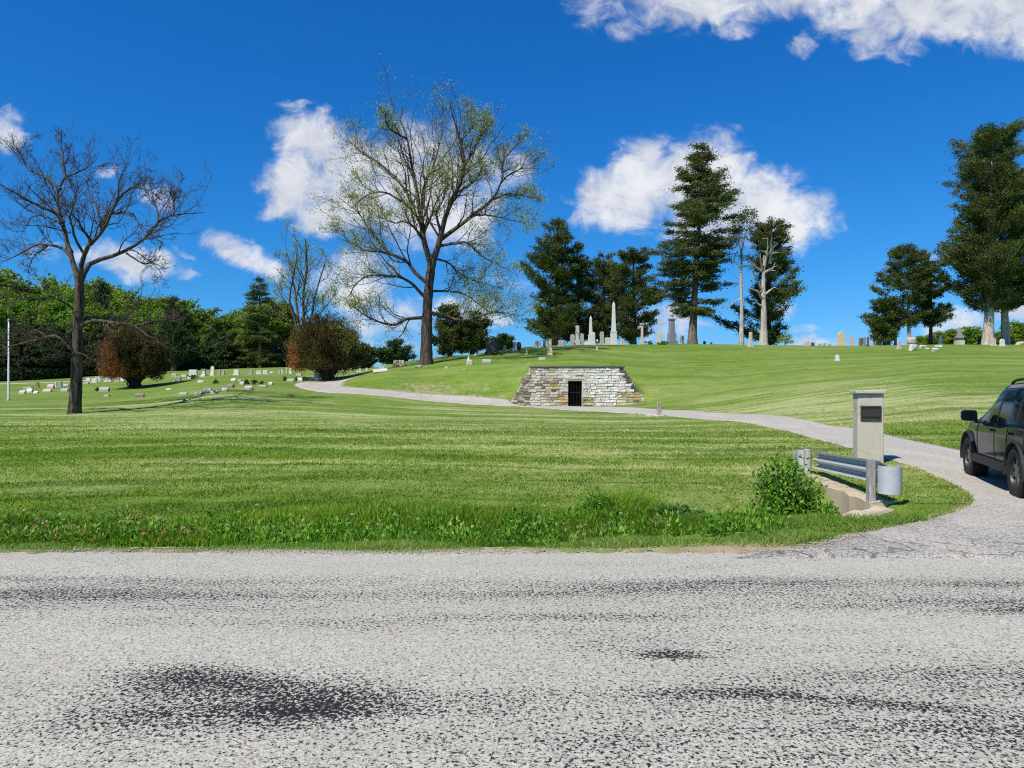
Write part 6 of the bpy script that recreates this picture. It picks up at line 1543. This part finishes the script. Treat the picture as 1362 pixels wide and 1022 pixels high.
def build_stones():
    for s_ in STONES:
        px, pyb, w, h, typ, mat, label = s_[:7]; grp = s_[7] if len(s_) > 7 else None
        if grp is None: grp = 'fragments of broken white marble' if 'marble rubble' in label and typ in ('pile', 'flat') else ('lower graves beyond the bare tree' if px < 500 else 'graves on the hilltop')
        stone(px, pyb, w, h, 'round' if typ == 'roundX' else typ, mat, label, grp, rz=(.12 if 'leaning' in label else None))
    # pink lump on the broken white base
    p = at(1212.6, 466.8); a = Acc(); bevbox(a, -.33, .33, -.25, .25, 0, .55, .12, rng=SR, jit=.05, seg=2); o = a.obj('broken_stone', M['pink']); o.location = (p.x, p.y, p.z + 9.2 / F * p.y - .02); tag(o, 'pinkish broken lump resting on the white broken base', 'gravestone', 'fragments of broken white marble')
    # seated figure stone: rough white statue
    p = at(624.5, 484.4); k = p.y / F
    o = thing('grave_statue', 'rough white seated figure stone in the shade below the dark cedars', 'statue', p)
    a = Acc(); bevbox(a, -4.4 * k, 4.4 * k, -.25, .25, -.1, 3.2 * k, .03, rng=SR, jit=.02); a.obj('plinth', M['pale'], o)
    bm = bmesh.new()
    chain = [((-.1, 0, 3.2 * k), 2.6 * k), ((-.06, -.02, 5.4 * k), 2.1 * k), ((-.05, -.03, 7.0 * k), 1.2 * k), ((-.03, -.06, 8.2 * k), 1.25 * k), ((-.03, -.07, 9.4 * k), .5 * k)]
    a = Acc(); prof = [(0, 3.25 * k), (2.6 * k, 3.3 * k), (2.5 * k, 4.6 * k), (1.7 * k, 6.2 * k), (1.9 * k, 7.0 * k), (.8 * k, 7.7 * k), (1.15 * k, 8.6 * k), (.9 * k, 9.6 * k), (0, 9.9 * k)]
    lathe(a, prof, 12, (-.06, 0, 0)); bevbox(a, .6 * k, 3.9 * k, -.16, .12, 3.3 * k, 5.4 * k, .05, rng=SR, jit=.02); a.obj('figure', M['white'], o, smooth=True)
    # short tan post with a white globe on the brow
    p = at(794.4, 465.4); k = p.y / F
    o = thing('lamp_post', 'short tan post with a small white globe on the grass before the obelisks', 'post', p)
    a = Acc(); bevbox(a, -1.2 * k, 1.2 * k, -1.2 * k, 1.2 * k, -.1, 4.0 * k, .02); a.obj('base', M['tan'], o)
    a = Acc(); lathe(a, [(.55 * k, 4.0 * k), (.45 * k, 10.6 * k), (0, 10.6 * k)], 10); a.obj('post', M['brown'], o)
    a = Acc(); lathe(a, [(0, 10.4 * k), (1.0 * k, 10.8 * k), (1.35 * k, 12 * k), (1.0 * k, 13.1 * k), (0, 13.5 * k)], 12); a.obj('globe', M['whitepaint'], o, smooth=True)
    # small post on the near side of the lane
    p = at(876.5, 554); k = p.y / F
    o = thing('marker_post', 'short square weathered post on the lane edge facing the vault', 'post', p, .15)
    a = Acc(); bevbox(a, -2.7 * k, 2.7 * k, -2.7 * k, 2.7 * k, -.3, 18.5 * k, .025, rng=SR, jit=.012, tx=.01, ty=.01); a.obj('shaft', M['wood'], o)
    a = Acc(); bevbox(a, -7 * k, 6 * k, -.3, .3, -.2, .05, .03, rng=SR, jit=.03); a.obj('footing', M['concrete'], o)
    for q, lb in (((842, 551.5), 'pale loose stone at the lane edge beside the marker post'), ((863, 554), 'flat pale stone bedded in the grass near the marker post')):
        p = at(*q); k = p.y / F; a = Acc(); bevbox(a, -4 * k, 4 * k, -.12, .12, -.05, .10, .03, rng=SR, jit=.02); o = a.obj('loose_stone', M['pale']); o.location = p; tag(o, lb, 'stone')
    # white pole
    p = at(11.5, 533); k = p.y / F; hh = EYE + (520 - 424) / F * p.y - p.z
    o = thing('white_pole', 'slender white metal pole with a small cap standing before the dark wood', 'pole', p)
    a = Acc(); lathe(a, [(1.25 * k, -.2), (1.2 * k, hh * .45), (1.0 * k, hh * .46), (.8 * k, hh * .97), (0, hh * .97)], 12); a.obj('shaft', M['whitepaint'], o, smooth=True)
    a = Acc(); lathe(a, [(0, hh * .97), (1.3 * k, hh * .972), (1.3 * k, hh * .985), (.6 * k, hh), (0, hh)], 12); a.obj('cap', M['galv'], o)
    a = Acc(); lathe(a, [(0, 0), (2.6 * k, 0), (2.4 * k, .12), (0, .12)], 12); a.obj('base_plate', M['galv'], o)
    # little shrubs between the graves
    for i, (px, py, w, h, lb) in enumerate([(130, 520.5, 10, 5, 'small dark shrub touching the grey slant marker before the rust yew'), (201.7, 503.5, 9, 5, 'low shrub beside the low grey marker behind the rust yew shadow'), (256, 504.5, 13, 5.5, 'spreading shrub at the foot of the biggest white block monument'), (287, 510.5, 11, 6, 'round dark shrub alone on the grass of the lower graves'),
         (328, 511.5, 10, 6.5, 'first of two dark shrubs joined together near the lane'), (338, 511.5, 11, 6, 'second of two dark shrubs joined together near the lane'), (347.6, 511.5, 7, 5, 'small shrub just past the joined pair near the lane'), (378, 506.8, 8, 6, 'shrub before the low wide grey marker near the lane'), (394, 506.5, 6, 6, 'narrow shrub between the grey and the small white marker'), (404.5, 506.5, 8, 6, 'shrub between the small white marker and the grey marker in shadow'),
         (864, 458.6, 16, 5, 'low green groundcover clump between the capped column and the cross monument'), (880, 459, 20, 5, 'low yellow green clump at the foot of the cross monument'), (1044, 459.5, 22, 15, 'light green bush on the skyline beside the dead trees'), (660, 473, 30, 5, 'low dark periwinkle patch before the big dark family stone')]):
        p = at(px, py); k = p.y / F; rng = np.random.default_rng(300 + i); n = 260
        V, f, t = blob_crown(rng, 12, (w / 2 * k, w / 2 * k * .8, h * k * .62), 45, min(.2, w * k * .12), min(.09, w * k * .06), .4)
        V[:, 2] = np.maximum(V[:, 2] + h * k * .42, -.02)
        o = thing('low_shrub', lb, 'shrub', p, 0, 'small shrubs among the graves'); mk('foliage', V, [f], M['bright' if i in (11, 12) else ('weed' if i == 10 else 'ever')], o, tint=t)
        st = np.array([resample([(0, 0, -.05), (rng.normal(0, .08), rng.normal(0, .08), h * k * .3), (rng.normal(0, w * k * .2), rng.normal(0, w * k * .2), h * k * .7)], 4) for _ in range(7)])
        Vs, fs = tubes(st, np.full((7, 4), .012), 4); mk('stems', Vs, [fs], M['bark'], o)
build_stones()

# ------------------------------------------------------------------ the dark sport utility car on the lane
def build_car():
    h = np.array([.358, .934]); r = np.array([.934, -.358]); sc_ = .97
    RL = np.array([7.44, 10.25])
    org = RL + r * .80 * sc_
    o = thing('parked_car', 'black four wheel drive car with dark alloy wheels parked on the lane', 'car', (org[0], org[1], .016), -math.atan2(h[0], h[1]))
    o.scale = (sc_, sc_, sc_)
    ip = np.interp
    hw = lambda y: ip(y, [-1.0, -.85, -.4, .4, 2.4, 3.1, 3.5, 3.75, 3.85], [.80, .89, .955, .965, .955, .925, .86, .74, .62])
    zs = lambda y: ip(y, [-1, -.7, -.4, 3.3, 3.85], [.55, .46, .40, .40, .48])
    zb = lambda y: ip(y, [-1.0, 0, 1.2, 2.4, 3.0, 3.6, 3.85], [1.14, 1.14, 1.10, 1.07, 1.05, .99, .86])
    zr = lambda y: ip(y, [-1.0, -.97, -.86, -.70, -.3, .5, 1.2, 1.5, 1.8, 2.2, 2.5, 2.7, 3.2, 3.6, 3.78, 3.85], [1.20, 1.35, 1.55, 1.68, 1.755, 1.79, 1.775, 1.73, 1.56, 1.31, 1.145, 1.12, 1.10, 1.05, .98, .88])
    def section(y):
        w, a, b, c = hw(y), zs(y), zb(y), zr(y); k = max(c - b, .03); q = min(1, k / .5)
        P = [(w * .93, a), (w * .985, a + .10), (w, .72), (w * 1.0, .92), (w * .985, b - .07), (w * .955, b)]
        P += [(w * (.955 - .085 * q - .02 * (1 - q)), b + k * .5), (w * (.955 - .165 * q - .08 * (1 - q)), b + k * .82), (w * (.74 - .03 * q), b + k * .955), (w * .45, b + k * .99), (0, c)]
        return np.array(P)
    ys = np.concatenate([[-1.0, -.985], np.arange(-.96, 3.82, .05), [3.83, 3.85]])
    S = np.array([np.stack([np.interp(np.linspace(0, 10, 41), np.arange(11), section(y)[:, k]) for k in (0, 1)], 1) for y in ys])   # (ny,41,2)
    ny = len(ys); m = 41
    full = np.concatenate([np.stack([S[..., 0], np.repeat(ys[:, None], m, 1), S[..., 1]], -1), np.stack([-S[:, ::-1][:, 1:, 0], np.repeat(ys[:, None], m - 1, 1), S[:, ::-1][:, 1:, 1]], -1)], 1)
    n2 = full.shape[1]; i, j = np.meshgrid(np.arange(ny - 1), np.arange(n2 - 1), indexing='ij'); b = i * n2 + j
    Fq = np.stack([b, b + 1, b + n2 + 1, b + n2], -1).reshape(-1, 4)
    V = full.reshape(-1, 3); ctr = V[Fq].mean(1)
    cut = np.zeros(len(Fq), bool)
    for ya in (0.0, 2.9): cut |= (np.hypot(ctr[:, 1] - ya, ctr[:, 2] - .40) < .47) & (np.abs(ctr[:, 0]) > .55)
    Fq = Fq[~cut][:, ::-1]
    caps = Acc(); caps.add(V, Fq); 
    e0 = np.arange(n2)[None]; e1 = ((ny - 1) * n2 + np.arange(n2))[None]
    caps.F.setdefault(n2, []).append(e0); caps.F[n2].append(e1[:, ::-1])
    caps.obj('body', M['paint'], o, smooth=True)
    a = Acc(); a.add(boxv(-.80, .80, .5, 2.42, .30, .42), BOXF); a.add(boxv(-.52, .52, -.9, .498, .34, .60), BOXF); a.add(boxv(-.52, .52, 2.422, 3.5, .34, .60), BOXF); a.obj('underbody', M['plastic'], o)
    def side_x(y, z):
        P = section(y)[:9]; return np.interp(z, P[:, 1], P[:, 0])
    def pane(name, y0, y1f, zlo, zhi, sgn, parent, mat='glass', off=.006, nu=10, nv=7):
        G = np.zeros((nu, nv, 3))
        for u in range(nu):
            for v in range(nv):
                y = None; fv = v / (nv - 1)
                ya = y0(fv) if callable(y0) else y0; yb = y1f(fv) if callable(y1f) else y1f
                y = ya + (yb - ya) * u / (nu - 1); z = zlo(y) + (zhi(y) - zlo(y)) * fv
                G[u, v] = (sgn * (side_x(y, z) + off), y, z)
        i, j = np.meshgrid(np.arange(nu - 1), np.arange(nv - 1), indexing='ij'); b = i * nv + j
        f = np.stack([b, b + 1, b + nv + 1, b + nv], -1).reshape(-1, 4)
        return mk(name, G, [f if sgn > 0 else f[:, ::-1]], M[mat], parent, smooth=True)
    zlo = lambda y: zb(y) + .035; zhi = lambda y: zb(y) + .78 * max(zr(y) - zb(y), .1)
    for s in (-1, 1):
        # front door window follows the windscreen pillar
        pane('side_window', 1.16, lambda f: 2.12 - .48 * f, zlo, lambda y: min(zb(y) + .49, zr(y) - .11), s, o)
        pane('side_window', .16, 1.06, zlo, lambda y: zb(y) + .50, s, o)
        pane('side_window', lambda f: -.70 + .12 * f, .03, zlo, lambda y: zb(y) + .46, s, o)
        for y0_, y1_ in ((1.07, 1.15), (.04, .15)): pane('window_pillar', y0_, y1_, zlo, lambda y: zb(y) + .505, s, o, 'plastic', .004, 3, 6)
        # door shut lines
        d = Acc()
        for yy in (2.22, 1.11, .42):
            zz = np.linspace(.50, zb(yy) - .01, 14); q = np.array([[s * (side_x(yy, z) + .002), yy + (0 if yy > .5 else .12 * max(0, (z - .75)) * -1.0), z] for z in zz])
            Vt, ft = tubes(q[None], np.full((1, 14), .005), 4); d.add(Vt, ft)
        d.obj('door_gap', M['plastic'], o)
        for yy in (1.30, .30):
            hx = side_x(yy, .98); a = Acc(); bevbox(a, min(s * hx, s * (hx + .045)), max(s * hx, s * (hx + .045)), yy - .11, yy + .11, .965, 1.0, .012); a.obj('door_handle', M['paint'], o)
        a = Acc(); bevbox(a, min(s * .90, s * 1.01), max(s * .90, s * 1.01), .50, 2.42, .37, .50, .02); a.obj('rocker_panel', M['plastic'], o)
        # mirror
        a = Acc(); bevbox(a, min(s * .99, s * 1.24), max(s * .99, s * 1.24), 1.98, 2.13, 1.10, 1.29, .05, seg=3); mi = a.obj('door_mirror', M['paint'], o, smooth=True)
        a = Acc(); bevbox(a, min(s * .92, s * 1.03), max(s * .92, s * 1.03), 2.02, 2.09, 1.06, 1.13, .015); a.obj('mirror_arm', M['plastic'], mi)
        a = Acc(); bevbox(a, min(s * 1.01, s * 1.22), max(s * 1.01, s * 1.22), 1.972, 1.979, 1.12, 1.27, .003); a.obj('mirror_glass', M['glass'], mi)
        # roof rail
        q = resample([(s * .66, -.55, 1.70), (s * .66, -.42, 1.775), (s * .66, .5, 1.815), (s * .66, 1.1, 1.80), (s * .66, 1.3, 1.74)], 18)
        Vt, ft = tubes(q[None], np.full((1, 18), .022), 8); mk('roof_rail', Vt, [ft], M['plastic'], o, smooth=True)
        # lamps and wheel parts
        a = Acc(); bevbox(a, min(s * .66, s * .875), max(s * .66, s * .875), -1.0, -.80, .92, 1.14, .03, seg=2); a.obj('tail_light', M['red'], o)
        a = Acc(); bevbox(a, min(s * .5, s * .80), max(s * .5, s * .80), 3.62, 3.80, .80, .94, .04, seg=2); a.obj('headlight', M['glass'], o)
        for ya in (0.0, 2.9):
            # arch flare: swept strip
            ts = np.linspace(R(-8), R(188), 26); rows = []
            for t in ts:
                ri, ro_ = .455, .50
                c, s2 = math.cos(t), math.sin(t)
                rows.append([(s * .90, ya + ri * c, .40 + ri * s2), (s * .992, ya + ri * c, .40 + ri * s2), (s * .988, ya + (ro_ - .02) * c, .40 + (ro_ - .02) * s2), (s * .955, ya + ro_ * c, .40 + ro_ * s2), (s * .90, ya + ro_ * c, .40 + ro_ * s2)])
            Gf = np.array(rows); nn = len(ts); i, j = np.meshgrid(np.arange(nn - 1), np.arange(5), indexing='ij'); b = i * 5 + j; b2 = i * 5 + (j + 1) % 5
            mk('wheel_arch_flare', Gf, [np.stack([b, b2, b2 + 5, b + 5], -1).reshape(-1, 4)], M['plastic'], o)
            ts = np.linspace(0, math.pi, 18); Gl = np.array([[(s * x, ya + .47 * math.cos(t), .40 + .47 * math.sin(t)) for x in (.50, .93)] for t in ts])
            i = np.arange(17); b = i * 2; fl = np.stack([b, b + 1, b + 3, b + 2], -1)
            aL = Acc(); aL.add(Gl, fl); aL.add(boxv(min(s * .49, s * .50), max(s * .49, s * .50), ya - .47, ya + .47, .35, .87), BOXF); aL.obj('wheel_well', M['plastic'], o)
            # wheel
            xc = s * .83
            a = Acc(); lathe(a, [(.245, -.13), (.30, -.142), (.36, -.135), (.388, -.105), (.394, -.06), (.395, 0), (.394, .06), (.388, .105), (.36, .135), (.30, .142), (.245, .13), (.24, 0)], 48, axis='x', closed=True)
            for k in range(44):
                t = 2 * math.pi * k / 44
                for xx, w_ in ((-.10, .055), (-.035, .05), (.035, .05), (.10, .055)):
                    tt = t + (.07 if abs(xx) < .05 else 0); ct, st_ = math.cos(tt), math.sin(tt)
                    rotm = np.array([[1, 0, 0], [0, ct, -st_], [0, st_, ct]]); bx = boxv(xx - w_ / 2, xx + w_ / 2, -.019, .019, .378 if abs(xx) > .05 else .385, .402 if abs(xx) > .05 else .406); a.add(bx @ rotm.T, BOXF)
            wl = a.obj('wheel', M['rubber'], o); wl.location = (xc, ya, .402)
            a = Acc(); lathe(a, [(.0, s * .03), (.20, s * .03), (.235, s * .02), (.25, s * .115), (.243, s * .125), (.225, s * .06), (.2, s * .045), (0, s * .045)], 40, axis='x'); rm = a.obj('rim', M['rim'], wl, smooth=False)
            a = Acc()
            for k in range(7):
                for dt in (-.12, .12):
                    t = 2 * math.pi * k / 7 + dt; ct, st_ = math.cos(t), math.sin(t); rotm = np.array([[1, 0, 0], [0, ct, -st_], [0, st_, ct]])
                    bx = boxv(min(s * .055, s * .10), max(s * .055, s * .10), -.016, .016, .05, .238); a.add(bx @ rotm.T, BOXF)
            lathe(a, [(0, s * .118), (.05, s * .115), (.065, s * .10), (.065, s * .05)], 16, axis='x')
            sp = a.obj('spokes', M['alloy'], wl)
    # windscreen and rear window
    def centre_pane(name, y0, y1, wf):
        nu, nv = 9, 11; G = np.zeros((nu, nv, 3))
        for u in range(nu):
            y = y0 + (y1 - y0) * u / (nu - 1); P = section(y)
            for v in range(nv):
                x = (-1 + 2 * v / (nv - 1)) * wf * hw(y); z = np.interp(abs(x), P[::-1][:6, 0], P[::-1][:6, 1]); G[u, v] = (x, y + (.006 if y > 1 else -.006), z + .006)
        i, j = np.meshgrid(np.arange(nu - 1), np.arange(nv - 1), indexing='ij'); b = i * nv + j
        mk(name, G, [np.stack([b, b + nv, b + nv + 1, b + 1], -1).reshape(-1, 4)], M['glass'], o, smooth=True)
    centre_pane('windscreen', 1.62, 2.42, .70); centre_pane('rear_window', -.955, -.74, .66)
    a = Acc(); bevbox(a, -.86, .86, -1.10, -.90, .46, .74, .04, seg=2); a.obj('rear_bumper', M['plastic'], o)
    a = Acc(); bevbox(a, -.80, .80, 3.60, 3.92, .42, .72, .05, seg=2); a.obj('front_bumper', M['plastic'], o)
    a = Acc()
    for zz in (.76, .80, .84, .88): a.add(boxv(-.48, .48, 3.80, 3.875, zz, zz + .022), BOXF)
    a.obj('grille', M['plastic'], o)
build_car()
